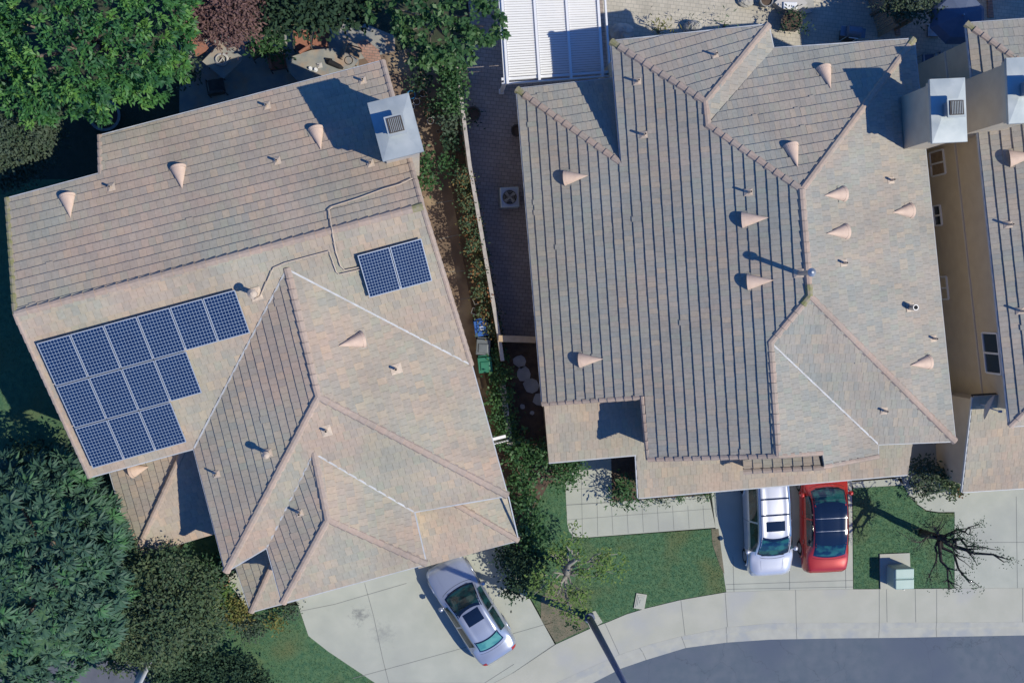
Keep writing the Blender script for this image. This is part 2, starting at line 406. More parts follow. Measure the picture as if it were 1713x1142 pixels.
def walls(mb, faces, V, k=.94, cen=None, z0=0.0, m=0):
    """walls under a set of roof faces, pulled in from the eaves"""
    allp = [V[n] for f in faces for n in f['v']]
    if cen is None: cen = sum((Vector((p.x, p.y, 0)) for p in allp), Vector())/len(allp)
    cnt = {}
    for f in faces:
        vs = f['v']
        for a, b in zip(vs, vs[1:]+vs[:1]): cnt[frozenset((a, b))] = cnt.get(frozenset((a, b)), 0)+1
    for f in faces:
        a_, b_, c_ = f['pl']; vs = f['v']
        def w_(n, low=False):
            p = V[n]; x = cen.x+(p.x-cen.x)*k; y = cen.y+(p.y-cen.y)*k
            return Vector((x, y, z0 if low else a_*x+b_*y+c_-.2))
        for a, b in zip(vs, vs[1:]+vs[:1]):
            if cnt[frozenset((a, b))] == 1:
                mb.add([w_(a, 1), w_(b, 1), w_(b), w_(a)], [(0,1,2,3)], m)
    return cen

# vents, pipes
def cone_vent(parent, pl, px, py, L_=1.0, W_=.60, Hh=.24):
    """half-cone attic vent, open arched end down the slope"""
    u, up, n = basis(pl); c = on_plane(px, py, pl)+n*.03; b = MB(); nseg = 12
    tip = c+up*L_*.5; base = c-up*L_*.5
    arc = [base+u*(W_/2*math.cos(math.pi*i/nseg))+n*(Hh*math.sin(math.pi*i/nseg)) for i in range(nseg+1)]
    th = [p-up*.05+n*.0 for p in arc]
    b.add(arc+[tip+n*.03], [(i, i+1, nseg+1) for i in range(nseg)], 0)
    inner = [base+up*.10+u*(W_/2*.93*math.cos(math.pi*i/nseg))+n*(Hh*.92*math.sin(math.pi*i/nseg)) for i in range(nseg+1)]
    b.add(arc+inner, [(i, i+nseg+1, i+nseg+2, i+1) for i in range(nseg)], 0)
    b.add(inner, [tuple(range(nseg+1))], 1)
    fl = [c-up*(L_*.5+.14)-u*(W_/2+.07), c-up*(L_*.5+.14)+u*(W_/2+.07), c-up*(L_*.2)+u*(W_/2), c-up*(L_*.2)-u*(W_/2)]
    b.add([p+n*.012 for p in fl], [(0,1,2,3)], 2)
    return b.build('roof_vent', ['vent', 'black', 'tile'], parent)
def pipe_vent(parent, pl, px, py, h=.35, r=.045, fl=.13, m='beige', cap=False):
    u, up, n = basis(pl); c = on_plane(px, py, pl)+n*.03; b = MB()
    q = [c+u*a*fl+up*e*fl*1.2+n*.02 for a, e in ((-1,-1),(1,-1),(1,1),(-1,1))]; q2 = [c+u*a*fl*.4+up*e*fl*.4+n*.05 for a, e in ((-1,-1),(1,-1),(1,1),(-1,1))]
    b.add(q+q2, [(4,5,6,7),(0,1,5,4),(1,2,6,5),(2,3,7,6),(3,0,4,7)], 0)
    b.tube([c, c+Vector((0, 0, h))], r, 12, 1)
    b.tube([c+Vector((0, 0, h+.001)), c+Vector((0, 0, h+.002))], r*.75, 12, 2)
    if cap:
        b.tube([c+Vector((0, 0, h)), c+Vector((0, 0, h+.06)), c+Vector((0, 0, h+.11)), c+Vector((0, 0, h+.2))], [r*1.1, r*1.8, r*1.8, r*.5], 14, 1)
    return b.build('vent_pipe', ['beige', m, 'black'], parent)

def chimney(parent, cpx, zt, sx, sy, rz, zb, m='stucco_light', over=.12):
    """square stucco stack, sheet-metal cap, hooded flue"""
    c = P(*cpx, zt); b = MB(); h = zt-.12-zb
    b.box((c.x, c.y, zb+h/2), (sx-2*over, sy-2*over, h), rz)
    b.box((c.x, c.y, zt-.35), (sx-over, sy-over, .2), rz)
    st = b.build('chimney', m, parent)
    k = MB(); k.box((c.x, c.y, zt-.07), (sx, sy, .14), rz)
    co, si = math.cos(rz), math.sin(rz)
    vs = []
    for a, e in ((-1,-1),(1,-1),(1,1),(-1,1)):
        x, y = a*sx/2*.98, e*sy/2*.98; vs.append((c.x+x*co-y*si, c.y+x*si+y*co, zt+.002))
    for a, e in ((-1,-1),(1,-1),(1,1),(-1,1)):
        x, y = a*.3, e*.3; vs.append((c.x+x*co-y*si, c.y+x*si+y*co, zt+.035))
    k.add(vs, [(4,5,6,7),(0,1,5,4),(1,2,6,5),(2,3,7,6),(3,0,4,7)])
    k.build('chimney_cap', 'galv', st)
    f = MB(); f.box((c.x, c.y, zt+.28), (.46, .46, .4), rz); f.box((c.x, c.y, zt+.30), (.50, .50, .04), rz)
    f.box((c.x, c.y, zt+.52), (.64, .64, .07), rz, m=1); f.box((c.x, c.y, zt+.57), (.5, .5, .04), rz, m=2)
    for a in range(7): f.box((c.x+(a-3)*.06*co, c.y+(a-3)*.06*si, zt+.598), (.016, .44, .016), rz, m=1)
    fo = f.build('flue', ['steel', 'galv', 'darkpot'], st)
    return st

M['steel'].node_tree.nodes['Principled BSDF'].inputs['Roughness'].default_value = .45

def roof_obj(parent, name, faces, V, course, tw, jit=.002, t=.042, tile='tile'):
    b = MB(); dk = MB()
    for f in faces:
        pts = [on_plane(*f['px'][n], f['pl']) for n in f['v']]
        # counter-clockwise seen from above
        a2 = sum(pts[i].x*pts[(i+1) % len(pts)].y-pts[(i+1) % len(pts)].x*pts[i].y for i in range(len(pts)))
        if a2 < 0: pts = pts[::-1]
        tiles(b, f['pl'], pts, course, f.get('tw', tw), jit=jit, deck=dk, t=t)
    ro = b.build(name, tile, parent)
    dk.build('roof_deck', 'deck', ro)
    return ro

def finish(ro, V, ridges, eaves, valleys=(), rakes=(), cen=None, mossy={}):
    for a, b_ in ridges: rb = MB(); caps(rb, V[a], V[b_], mossy=mossy.get((a, b_), 0)); rb.build('ridge_cap', ['cap', 'moss'], ro)
    for a, b_ in rakes: rb = MB(); caps(rb, V[a], V[b_], wd=.11, ln=.34, h=.05, drop=.06, mossy=mossy.get((a, b_), 0)); rb.build('rake_tile', ['cap', 'moss'], ro)
    for a, b_ in eaves: g = MB(); gutter(g, V[a], V[b_], outward(V[a], V[b_], cen)); g.build('gutter', 'fascia', ro)
    if valleys:
        for a, b_ in valleys:
            vb = MB()
            p, q = V[a], V[b_]; z = Vector((0, 0, .055)); d = (q-p).normalized(); s_ = d.cross(Vector((0,0,1))).normalized()*.032
            vb.add([p-s_+z, q-s_+z, q+s_+z, p+s_+z, p-s_-z, q-s_-z, q+s_-z, p+s_-z], [(0,1,2,3),(0,4,5,1),(3,2,6,7)])
            vb.build('valley_flashing', 'flash', ro)

def plane_eave(p1, p2, z, pitch, inside):
    a = P(*p1, z); b = P(*p2, z); i = P(*inside, z); d = (b-a).normalized(); n = Vector((-d.y, d.x, 0))
    if n.dot(i-a) < 0: n = -n
    return (n.x*pitch, n.y*pitch, z-pitch*(n.x*a.x+n.y*a.y))
# ------------------------------------------------------------------ low roofs helper
def low_roof(parent, name, specs, course=.34, tile='tile_warm', tw=.25, wall=True, k=.9, zwall=0, ridges=(), eaves=()):
    """specs: list of (plane, [pixel corners])"""
    b = MB(); dk = MB(); wl = MB()
    for pl, px in specs:
        pts = [on_plane(x, y, pl) for x, y in px]
        a2 = sum(pts[i].x*pts[(i+1) % len(pts)].y-pts[(i+1) % len(pts)].x*pts[i].y for i in range(len(pts)))
        if a2 < 0: pts = pts[::-1]
        tiles(b, pl, pts, course, tw, deck=dk)
        if wall:
            c = sum(pts, Vector())/len(pts); q = []
            for p in pts:
                x = c.x+(p.x-c.x)*k; y = c.y+(p.y-c.y)*k; q.append((x, y, pl[0]*x+pl[1]*y+pl[2]-.18))
            n = len(q); wl.add(q+[(p[0], p[1], 0) for p in q], [(i, (i+1) % n, (i+1) % n+n, i+n) for i in range(n)])
    ro = b.build(name, tile, parent); dk.build('roof_deck', 'deck', ro)
    if wall: wl.build('wall', 'stucco', parent)
    if ridges:
        for (pa, pb, pl) in ridges: rb = MB(); caps(rb, on_plane(*pa, pl), on_plane(*pb, pl), wd=.13, h=.06, drop=.06); rb.build('ridge_cap', ['cap', 'moss'], ro)
    if eaves:
        for (pa, pb, pl, ins) in eaves:
            g = MB(); p, q = on_plane(*pa, pl), on_plane(*pb, pl); gutter(g, p, q, outward(p, q, P(*ins, p.z))); g.build('gutter', 'fascia', ro)
    return ro

# ================================================================== HOUSE 1
h1 = empty('house', P(420, 620, 0), label='two-storey beige house with fifteen blue solar panels on its brown tiled roof', cat='house', group='tile-roofed houses on the street')
X1 = dict(a=(12,333), b=(168,291), c=(167,228), d=(640,103), e=(706,345), f=(25,525), g=(150,797), h=(325,749), i=(480,450),
          j=(788,610), k=(532,663), l=(378,955), m=(848,828), n=(692,855), o=(525,757), p=(447,914), q=(548,868), r=(712,942), s=(473,1007))
F1 = [dict(v=list('abcdef'), eave='dc'), dict(v=list('fghije'), eave='gh'), dict(v=list('iklh'), eave='hl'), dict(v=list('ijmk'), eave='jm'),
      dict(v=list('kmnopl'), eave='lp'), dict(v=list('oqsp'), eave='ps'), dict(v=list('onrq'), eave='nr'), dict(v=list('qrs'), eave='sr')]
pr1 = {c: (5.4, 2.0) for c in 'dcghlmprs'}
V1 = solve(X1, F1, pr1, .40)
for f in F1: f['px'] = X1
N1, S1, WW, WE, WS, GW, GE, GS = [f['pl'] for f in F1]
r1 = roof_obj(h1, 'roof', F1, V1, .335, .25, t=.048, tile='tile_warm')
cen1 = sum((Vector((V1[n].x, V1[n].y, 0)) for n in V1), Vector())/len(V1)
finish(r1, V1, [('f','e'),('i','k'),('k','l'),('k','m'),('o','q'),('q','s'),('q','r')],
       [('d','c'),('b','a'),('g','h'),('h','l'),('j','m'),('l','p'),('p','s'),('n','r'),('r','s'),('n','m')],
       valleys=[('i','j'),('i','h'),('o','n'),('o','p')], rakes=[('a','f'),('g','f'),('d','e'),('j','e'),('b','c')], cen=cen1, mossy={('f','e'): 1, ('a','f'): 99})
wb = MB(); walls(wb, F1, V1, .95, cen1); wb.build('wall', 'stucco', h1)
# low roofs of house 1
Lp = plane_eave((712,942),(866,903),3.1,.38,(760,860))
Le = plane_eave((866,903),(848,820),3.1,.38,(800,850))
lowL = low_roof(h1, 'garage_roof', [(Lp, [(700,950),(866,903),(750,836),(680,855)]), (Le, [(866,903),(840,802),(750,836)])], course=.335, k=.86,
         ridges=[((866,903),(752,837),Lp)], eaves=[((712,942),(866,903),Lp,(760,860)),((866,903),(849,829),Lp,(760,860))])
Qw = plane_eave((185,790),(225,930),2.7,.38,(300,820)); Qs = plane_eave((225,930),(360,890),2.7,.38,(300,820))
lowQ = low_roof(h1, 'porch_roof', [(Qw, [(178,765),(225,930),(310,748),(300,735)]), (Qs, [(225,930),(374,888),(345,735),(310,748)])], course=.335, k=.86,
         ridges=[((225,930),(308,750),Qs)], eaves=[((182,780),(225,930),Qw,(300,820)),((225,930),(360,890),Qs,(300,820))])
Tw = plane_eave((396,948),(420,1022),2.7,.38,(460,980)); Ts = plane_eave((420,1022),(495,1003),2.7,.38,(460,950))
lowT = low_roof(h1, 'side_roof', [(Tw, [(386,920),(420,1022),(474,904),(440,890)]), (Ts, [(420,1022),(500,1001),(492,912),(474,904)])], course=.335, k=.8,
         ridges=[((420,1022),(472,908),Ts)], eaves=[((396,948),(420,1022),Tw,(460,960)),((420,1022),(500,1001),Ts,(460,960))])
def front_panel(parent, A, B, t0, t1, z0, z1, cen, kind, m, rows=4, frame='white'):
    d = B-A; n = outward(A, B, cen); b = MB()
    def at(t, z, o): p = A+d*t+n*o; return Vector((p.x, p.y, z))
    for k in range(rows):
        za, zb = z0+(z1-z0)*k/rows+.012, z0+(z1-z0)*(k+1)/rows-.012
        b.add([at(t0, za, .05), at(t1, za, .05), at(t1, zb, .05), at(t0, zb, .05), at(t0, za, .0), at(t1, za, .0), at(t1, zb, .0), at(t0, zb, .0)], [(0,1,2,3),(0,4,5,1),(1,5,6,2),(2,6,7,3),(3,7,4,0)])
    o = b.build(kind, m, parent); f = MB()
    for p, q in ((at(t0, z1, .03), at(t1, z1, .03)),): f.beam(p, q, .12, .12)
    for t in (t0, t1): f.beam(at(t, z0, .03), at(t, z1-.06, .03), .10, .12, up=d.normalized())
    f.build('frame', frame, o)
def shr(p, cen, k): return Vector((cen.x+(p.x-cen.x)*k, cen.y+(p.y-cen.y)*k, 0))
a_, b_ = shr(V1['s'], cen1, .95), shr(V1['r'], cen1, .95); front_panel(h1, a_, b_, .12, .88, .02, 2.2, cen1, 'garage_door', 'white')
front_panel(h1, a_, b_, .3, .7, 3.3, 4.5, cen1, 'window', 'glass', 1)
# vents
for x, y in ((116,347),(302,299),(533,234)): cone_vent(h1, N1, x, y, .9, .58, .24)
cone_vent(h1, WE, 586, 573, .95, .62, .3); cone_vent(h1, Qw, 236, 783, .8, .6, .26)
for x, y in ((187,314),(447,178),(607,136),(464,270),(620,274)): pipe_vent(h1, N1, x, y, .30, .045)
pipe_vent(h1, S1, 428, 491, .75, .09, .2, 'beige', True)
pipe_vent(h1, WW, 449, 757, .45, .075, .15, 'beige', True); pipe_vent(h1, WW, 363, 792, .35, .04)
pipe_vent(h1, WE, 662, 617, .35, .05, .18); pipe_vent(h1, WS, 546, 719, .32, .05, .18); pipe_vent(h1, GW, 502, 857, .35, .05)
# conduit runs
def conduit(parent, px, r=.02, m='beige'):
    b = MB(); pts = []
    for (x, y, pl) in px: pts.append(on_plane(x, y, pl)+Vector((0, 0, .11)))
    b.tube(pts, r, 6); return b.build('conduit', m, parent)
conduit(h1, [(690,299,N1),(668,309,N1),(640,317,N1),(600,332,N1),(556,346,N1),(550,352,N1),(556,385,S1),(562,420,S1),(570,445,S1),(577,452,S1),(602,447,S1)])
conduit(h1, [(602,451,S1),(568,459,S1),(563,455,S1),(551,420,S1),(477,440,S1),(458,448,S1),(436,495,S1),(427,500,S1)])
# chimney 1 (north-east corner of house 1)
ang1 = math.radians(14.8)
ch1 = chimney(h1, (662,213), 8.7, 1.42, 2.0, ang1, 0, 'stucco_light')
# solar panels
def uvmat():
    m = bpy.data.materials.new('solar_cells'); m.use_nodes = True; n = m.node_tree; L = n.links.new; b = n.nodes['Principled BSDF']
    b.inputs['Roughness'].default_value = .28; b.inputs['Specular IOR Level'].default_value = .4
    uv = n.nodes.new('ShaderNodeUVMap'); sp = n.nodes.new('ShaderNodeSeparateXYZ'); L(uv.outputs[0], sp.inputs[0])
    def line(sock, wd):
        fr = n.nodes.new('ShaderNodeMath'); fr.operation = 'FRACT'; L(sock, fr.inputs[0])
        s_ = n.nodes.new('ShaderNodeMath'); s_.operation = 'SUBTRACT'; L(fr.outputs[0], s_.inputs[0]); s_.inputs[1].default_value = .5
        a = n.nodes.new('ShaderNodeMath'); a.operation = 'ABSOLUTE'; L(s_.outputs[0], a.inputs[0]); return a.outputs[0]
    ax, ay = line(sp.outputs[0], 0), line(sp.outputs[1], 0)
    mx = n.nodes.new('ShaderNodeMath'); mx.operation = 'MAXIMUM'; L(ax, mx.inputs[0]); L(ay, mx.inputs[1])
    g = n.nodes.new('ShaderNodeMath'); g.operation = 'GREATER_THAN'; L(mx.outputs[0], g.inputs[0]); g.inputs[1].default_value = .452
    ad = n.nodes.new('ShaderNodeMath'); ad.operation = 'ADD'; L(ax, ad.inputs[0]); L(ay, ad.inputs[1])
    g2 = n.nodes.new('ShaderNodeMath'); g2.operation = 'GREATER_THAN'; L(ad.outputs[0], g2.inputs[0]); g2.inputs[1].default_value = .84
    mm = n.nodes.new('ShaderNodeMath'); mm.operation = 'MAXIMUM'; L(g.outputs[0], mm.inputs[0]); L(g2.outputs[0], mm.inputs[1])
    no = n.nodes.new('ShaderNodeTexNoise'); no.inputs['Scale'].default_value = 3
    mc = n.nodes.new('ShaderNodeMix'); mc.data_type = 'RGBA'; mc.inputs[6].default_value = (.004,.018,.07,1); mc.inputs[7].default_value = (.005,.026,.095,1); L(no.outputs['Fac'], mc.inputs[0])
    c = n.nodes.new('ShaderNodeMix'); c.data_type = 'RGBA'; L(mm.outputs[0], c.inputs[0]); L(mc.outputs[2], c.inputs[6]); c.inputs[7].default_value = (.30,.38,.46,1)
    L(c.outputs[2], b.inputs['Base Color']); return m
M['cells'] = uvmat(); M['alu'] = mat('aluminium_frame', (.50,.55,.60), rough=.4, metal=.5)
M['cable'] = mat('dark_rack', (.03,.03,.035))
def solar(parent, O, U, Vv, n, ncol=10, nrow=13):
    g = .012; a = U*(1-g*2); e = Vv*(1-g*2); o = O+U*g+Vv*g; h = 0.0
    fr = MB(); c = [o, o+a, o+a+e, o+e]; up = [p+n*h for p in c]; lo = [p+n*(h-.045) for p in c]; ax, ey = a.normalized()*.028, e.normalized()*.028
    inn = [up[0]+ax+ey, up[1]-ax+ey, up[2]-ax-ey, up[3]+ax-ey]
    pn = MB(); pn.add([p-n*.004 for p in inn], [(0,1,2,3)])
    po = pn.build('solar_panel', 'cells', parent)
    uvl = po.data.uv_layers.new(name='UVMap')
    n0 = po.data.polygons[0].normal
    for i, q in enumerate(((0,0),(ncol,0),(ncol,nrow),(0,nrow))): uvl.data[i].uv = (q[0]+.5*0, q[1])
    if n0.dot(n) < 0: po.data.flip_normals()
    fr.add(up+inn, [(0,1,5,4),(1,2,6,5),(2,3,7,6),(3,0,4,7)], 0); fr.add(up+lo, [(i, (i+1) % 4, (i+1) % 4+4, i+4) for i in range(4)]+[(7,6,5,4)], 0)
    for s_ in (.22, .78):
        q = o+e*s_; fr.beam(q-n*.07, q+a-n*.07, .05, .09, 1)
    fr.build('frame', ['alu', 'cable'], po)
_, _, nS1 = basis(S1)
S1r, S1 = S1, (S1[0], S1[1], S1[2]+.26)
O = on_plane(60,574,S1); U = (on_plane(393,484,S1)-O)/6; Vv = (on_plane(155,784,S1)-O)/3
for rr, cnt in ((0,6),(1,4),(2,3)):
    for cc in range(cnt): solar(h1, O+U*cc+Vv*rr, U, Vv, nS1)
O = on_plane(597,427,S1); U = (on_plane(705,398,S1)-O)/2; Vv = (on_plane(618,499,S1)-O)
for cc in range(2): solar(h1, O+U*cc, U, Vv, nS1, 11, 14)

# ================================================================== HOUSE 2
h2 = empty('house', P(1240, 420, 0), label='beige two-storey house with the widest tiled roof, behind the white and red cars', cat='house', group='tile-roofed houses on the street')
X2 = dict(A=(865,150), B=(908,675), C=(1075,664), D=(1085,768), E=(1302,762), F=(1289,573), G=(1355,495), H=(1341,318), I=(1184,209), J=(1180,170),
          K=(1023,70), M=(1040,274), N=(1025,132), O=(1285,42), O2=(1293,82), Q=(1528,66), R=(1597,737), S=(1468,742), T=(1468,763), U1=(1374,757), U2=(1378,780))
F2 = [dict(v=['A','B','C','D','E','F','G','H','I','J','K','M'], eave='AB'), dict(v=['A','M','N'], eave='AN'), dict(v=['K','J','O'], eave='KO'),
      dict(v=['J','I','O2','O'], eave=('O','O2')), dict(v=['I','H','Q','O2'], eave=('O2','Q')), dict(v=['Q','H','G','R'], eave='QR'),
      dict(v=['G','R','S','F'], eave='RS'), dict(v=['F','S','T','U2','U1','E'], eave='ST')]
pr2 = dict(A=(3.2,3), B=(3.2,3), N=(3.2,2), Q=(5.3,2), R=(5.3,2), S=(5.3,2), T=(5.3,2))
V2 = solve(X2, F2, pr2, .40)
for f in F2: f['px'] = X2
WM, NF, NA, EA, NB, EM, SM, EG = [f['pl'] for f in F2]
r2 = roof_obj(h2, 'roof', F2, V2, .385, .20, jit=.003, t=.056)
cen2 = Vector((*P(1240,420,0)[:2], 0))
finish(r2, V2, [('A','M'),('K','J'),('J','O'),('I','H'),('H','Q'),('H','G'),('G','R'),('G','F'),('F','E'),('J','I')],
       [('A','B'),('A','N'),('K','M'),('K','O'),('O','O2'),('O2','Q'),('Q','R'),('R','S'),('S','T')], valleys=[('F','S')],
       rakes=[('B','C'),('C','D'),('D','E'),('E','U1'),('U2','T')], cen=cen2, mossy={('A','M'): 1, ('K','J'): 1, ('H','Q'): 1, ('H','G'): -1, ('G','F'): -1})
wb = MB(); walls(wb, F2, V2, .955, cen2); wb.build('wall', 'stucco', h2)
SF = plane_eave((1068,832),(1518,793),2.45,.19,(1200,700))
low2 = low_roof(h2, 'porch_roof', [(SF, [(910,677),(1085,664),(1094,745),(1064,760),(918,773)]), (SF, [(1064,760),(1094,745),(1530,716),(1518,793),(1068,832)])], course=.40, tw=.24, k=.88,
         eaves=[((918,773),(1064,760),SF,(1000,700)),((1064,760),(1068,832),SF,(1200,760)),((1068,832),(1518,793),SF,(1300,700))])
pp = [on_plane(x, y, SF) for x, y in ((1064,760),(1094,745),(1530,716),(1518,793),(1068,832))]; pc_ = sum(pp, Vector())/5
a_, b_ = shr(pp[4], pc_, .88), shr(pp[3], pc_, .88); front_panel(h2, a_, b_, .40, .86, .02, 2.05, Vector((pc_.x, pc_.y, 0)), 'garage_door', 'white'); front_panel(h2, a_, b_, .08, .26, .9, 2.0, Vector((pc_.x, pc_.y, 0)), 'window', 'glass', 1)
SD = plane_eave((1243,768),(1245,788),3.5,.40,(1370,770))
low_roof(h2, 'eyebrow_roof', [(SD, [(1243,769),(1374,756),(1379,781),(1245,788)])], course=.385, tw=.2, wall=True, k=.85, ridges=[((1376,757),(1379,781),SD),((1245,788),(1379,781),SD)])
for x, y, pl in ((965,296,WM),(1264,366,WM),(1273,470,WM),(990,601,WM),(1383,132,NB),(1328,263,NB),(1394,326,EM),(1398,389,EM),(1507,354,EM),(1537,608,EM)): cone_vent(h2, pl, x, y, .95, .60, .26)
for x, y, pl in ((1066,137,WM),(1077,226,WM),(1252,322,WM),(1195,93,NA),(1489,302,EM),(1410,440,EM),(1560,566,EM),(1478,686,SM)): pipe_vent(h2, pl, x, y, .35, .045)
pipe_vent(h2, EM, 1521, 514, .5, .11, .16, 'steel'); pipe_vent(h2, WM, 1337, 457, 1.15, .085, .16, 'steel', True)
ang2 = math.radians(3.5)
ch2 = chimney(h2, (1587,185), 8.2, 1.30, 2.25, ang2, 0, 'stucco', .14)

# ================================================================== HOUSE 3 (right edge)
h3 = empty('house', P(1800, 420, 0), label='beige house on the right edge with a satellite dish and a bare side wall', cat='house', group='tile-roofed houses on the street')
X3 = dict(A=(1617,40), B=(1690,712), C=(1840,575), D=(1815,175), E=(2050,10), G=(2060,690), H=(2080,120))
F3 = [dict(v=['A','B','C','D'], eave='AB'), dict(v=['A','D','H','E'], eave='AE'), dict(v=['B','G','C'], eave='BG'), dict(v=['D','C','G','E'][:3], eave='CG')]
W3 = plane_eave((1617,40),(1690,712),5.5,.40,(1800,400)); Nn3 = plane_eave((1617,40),(2050,10),5.5,.40,(1800,400)); S3 = plane_eave((1690,712),(2060,690),5.5,.40,(1800,400))
b = MB(); dk = MB()
for pl, px in ((W3, [(1617,40),(1690,712),(1840,568),(1812,178)]), (Nn3, [(1617,40),(1812,178),(2060,160),(2060,8)]), (S3, [(1690,712),(2080,690),(2080,568),(1840,568)])):
    pts = [on_plane(x, y, pl) for x, y in px]
    a2 = sum(pts[i].x*pts[(i+1) % 4].y-pts[(i+1) % 4].x*pts[i].y for i in range(4))
    if a2 < 0: pts = pts[::-1]
    tiles(b, pl, pts, .385, .20, jit=.003, t=.056, deck=dk)
r3 = b.build('roof', 'tile', h3); dk.build('roof_deck', 'deck', r3)
for p, q, k_ in (((1617,40),(1812,178),1),((1690,712),(1840,568),0),((1812,178),(1840,568),0)): b = MB(); caps(b, on_plane(*p,W3), on_plane(*q,W3), mossy=k_); b.build('ridge_cap', ['cap','moss'], r3)
c3 = P(1800,400,5.5)
for p, q in (((1617,40),(1690,712)),((1617,40),(2060,8)),((1690,712),(2080,690))):
    b = MB(); p, q = P(*p, 5.5), P(*q, 5.5); gutter(b, p, q, outward(p, q, c3)); b.build('gutter', 'fascia', r3)
# walls: west wall plane 0.45 m inside the eave
pA, pB = P(1617,40,5.5), P(1690,712,5.5); dW = (pB-pA).normalized(); inn = Vector((-dW.y, dW.x, 0)); inn = inn if inn.x > 0 else -inn
wA = pA+dW*.5+inn*.42; wB = pB-dW*.5+inn*.42; wA.z = wB.z = 0
b = MB(); b.prism([wA[:2], wB[:2], (wB.x+9, wB.y+.5), (wA.x+9, wA.y+.5)], 0, 5.55); 
b.build('wall', 'stucco', h3)
b = MB(); q1 = on_wall(1590, 641, wA, wB); q2 = on_wall(1672, 652, wA, wB)
b.beam(wA+Vector((0,0,2.9))-inn*.02, wB+Vector((0,0,2.9))-inn*.02, .06, .10); b.build('trim_band', 'stucco_light', h3)
def wall_window(px0, px1, glass='glass', kind='window', depth=.05):
    p, q = on_wall(*px0, wA, wB), on_wall(*px1, wA, wB); s0 = (p-wA).dot(dW); s1 = (q-wA).dot(dW); z0, z1 = sorted((p.z, q.z)); s0, s1 = sorted((s0, s1))
    s1 = min(max(s1, s0+.5), 40)
    def at(s, z, o): return wA+dW*s-inn*o+Vector((0, 0, z))
    b = MB(); fw = .07
    for (sa, za, sb, zb) in ((s0, z0, s1, z0), (s0, z1, s1, z1)): b.beam(at(sa, za, .03), at(sb, zb, .03), fw, fw)
    for s in (s0, (s0+s1)/2, s1): b.beam(at(s, z0+fw/2, .03), at(s, z1-fw/2, .03), fw, fw, up=dW)
    w_ = b.build(kind, 'white', h3)
    g = MB(); g.add([at(s0, z0, .012), at(s1, z0, .012), at(s1, z1, .012), at(s0, z1, .012)], [(0,1,2,3)]); g.build('pane', glass, w_)
wall_window((1562,345),(1577,376)); wall_window((1644,556),(1677,626)); wall_window((1572,463),(1588,500), 'stucco'); wall_window((1556,256),(1583,290), 'wood', 'door')
# chimney on house 3's wall
ch3 = chimney(h3, (1716,151), 8.6, 1.35, 2.3, ang2, 0, 'stucco', .14)
c3c = P(1716,151,8.6)
for x, y in ((1686,376),(1706,520)): pipe_vent(h3, W3, x, y, .4, .045)
cone_vent(h3, W3, 1712, 262, 1.0, .66, .3)
# low garage roof of house 3
G3 = plane_eave((1610,822),(1760,812),2.6,.36,(1680,740))
low_roof(h3, 'garage_roof', [(G3, [(1610,822),(1628,662),(1830,650),(1830,808)])], course=.36, tw=.24, k=.90,
         eaves=[((1610,822),(1830,808),G3,(1700,700)),((1628,664),(1610,822),G3,(1700,740))])
# satellite dish on the corner of the garage roof
dp = on_plane(1634, 676, G3); b = MB()
b.tube([dp+Vector((.15,0,0)), dp+Vector((.15,0,.55)), dp+Vector((0,0,.75))], .03, 8)
aim = Vector((.83,-.35,.45)).normalized(); u_ = aim.cross(Vector((0,0,1))).normalized(); v_ = u_.cross(aim); c_ = dp+Vector((0,0,.8)); rings = []
vs = [c_-aim*.06]; n = 20
for k_, r_ in ((1,.2),(2,.4),(3,.58)):
    for i in range(n):
        t = 2*math.pi*i/n; vs.append(c_+(u_*math.cos(t)*.9+v_*math.sin(t))*r_+aim*(r_*r_*.45-.06))
fs = [(0, 1+i, 1+(i+1) % n) for i in range(n)]+[(1+k*n+i, 1+(k+1)*n+i, 1+(k+1)*n+(i+1) % n, 1+k*n+(i+1) % n) for k in range(2) for i in range(n)]
vs2 = [v-aim*.02 for v in vs]
b.add(vs, fs, 0); b.add(vs2, [f[::-1] for f in fs], 0)
b.tube([c_-v_*.48, c_+aim*.5-v_*.1], .022, 8); b.box(c_+aim*.5-v_*.1, (.12,.09,.1))
b.build('satellite_dish', mat('grey_dish', (.42,.44,.48), rough=.5), h3, smooth=False)
# ================================================================== GROUND
def circle_lerp(): pass
b = MB(); b.add([(-220,-220,-.17),(220,-220,-.17),(220,220,-.17),(-220,220,-.17)], [(0,1,2,3)])
g = b.build('ground', 'earth'); tag(g, kind='structure')
road_in = [(900,1175),(991,1142),(1040,1117),(1081,1103),(1147,1083),(1215,1074),(1290,1069),(1400,1067),(1500,1066),(1713,1062),(2100,1058)]
slab('road', road_in+[(2100,1500),(600,1500),(700,1300)], -.10, .05, 'asphalt')
gut_in = [(830,1190),(930,1142),(985,1117),(1038,1094),(1085,1078),(1134,1065),(1215,1049),(1290,1042),(1400,1041),(1500,1041),(1713,1040),(2100,1038)]
kerb_mid = [(870,1183),(958,1142),(1010,1117),(1056,1098),(1105,1080),(1145,1070),(1217,1059),(1292,1052),(1400,1051),(1500,1050),(1713,1048),(2100,1046)]
slab('gutter_strip', kerb_mid+road_in[::-1], -.085, .07, 'gutter_c', [[(1081,1103),(1075,1090)],[(1147,1083),(1143,1072)],[(1216,1074),(1216,1060)],[(1333,1068),(1332,1052)],[(1470,1066),(1471,1051)],[(1567,1065),(1566,1050)]])
slab('kerb', gut_in+kerb_mid[::-1], .012, .18, 'gutter_c', [[(1215,1059),(1215,1048)],[(1333,1052),(1332,1041)],[(1471,1051),(1471,1040)],[(1566,1050),(1567,1040)],[(1143,1072),(1140,1064)],[(1075,1090),(1070,1083)]])
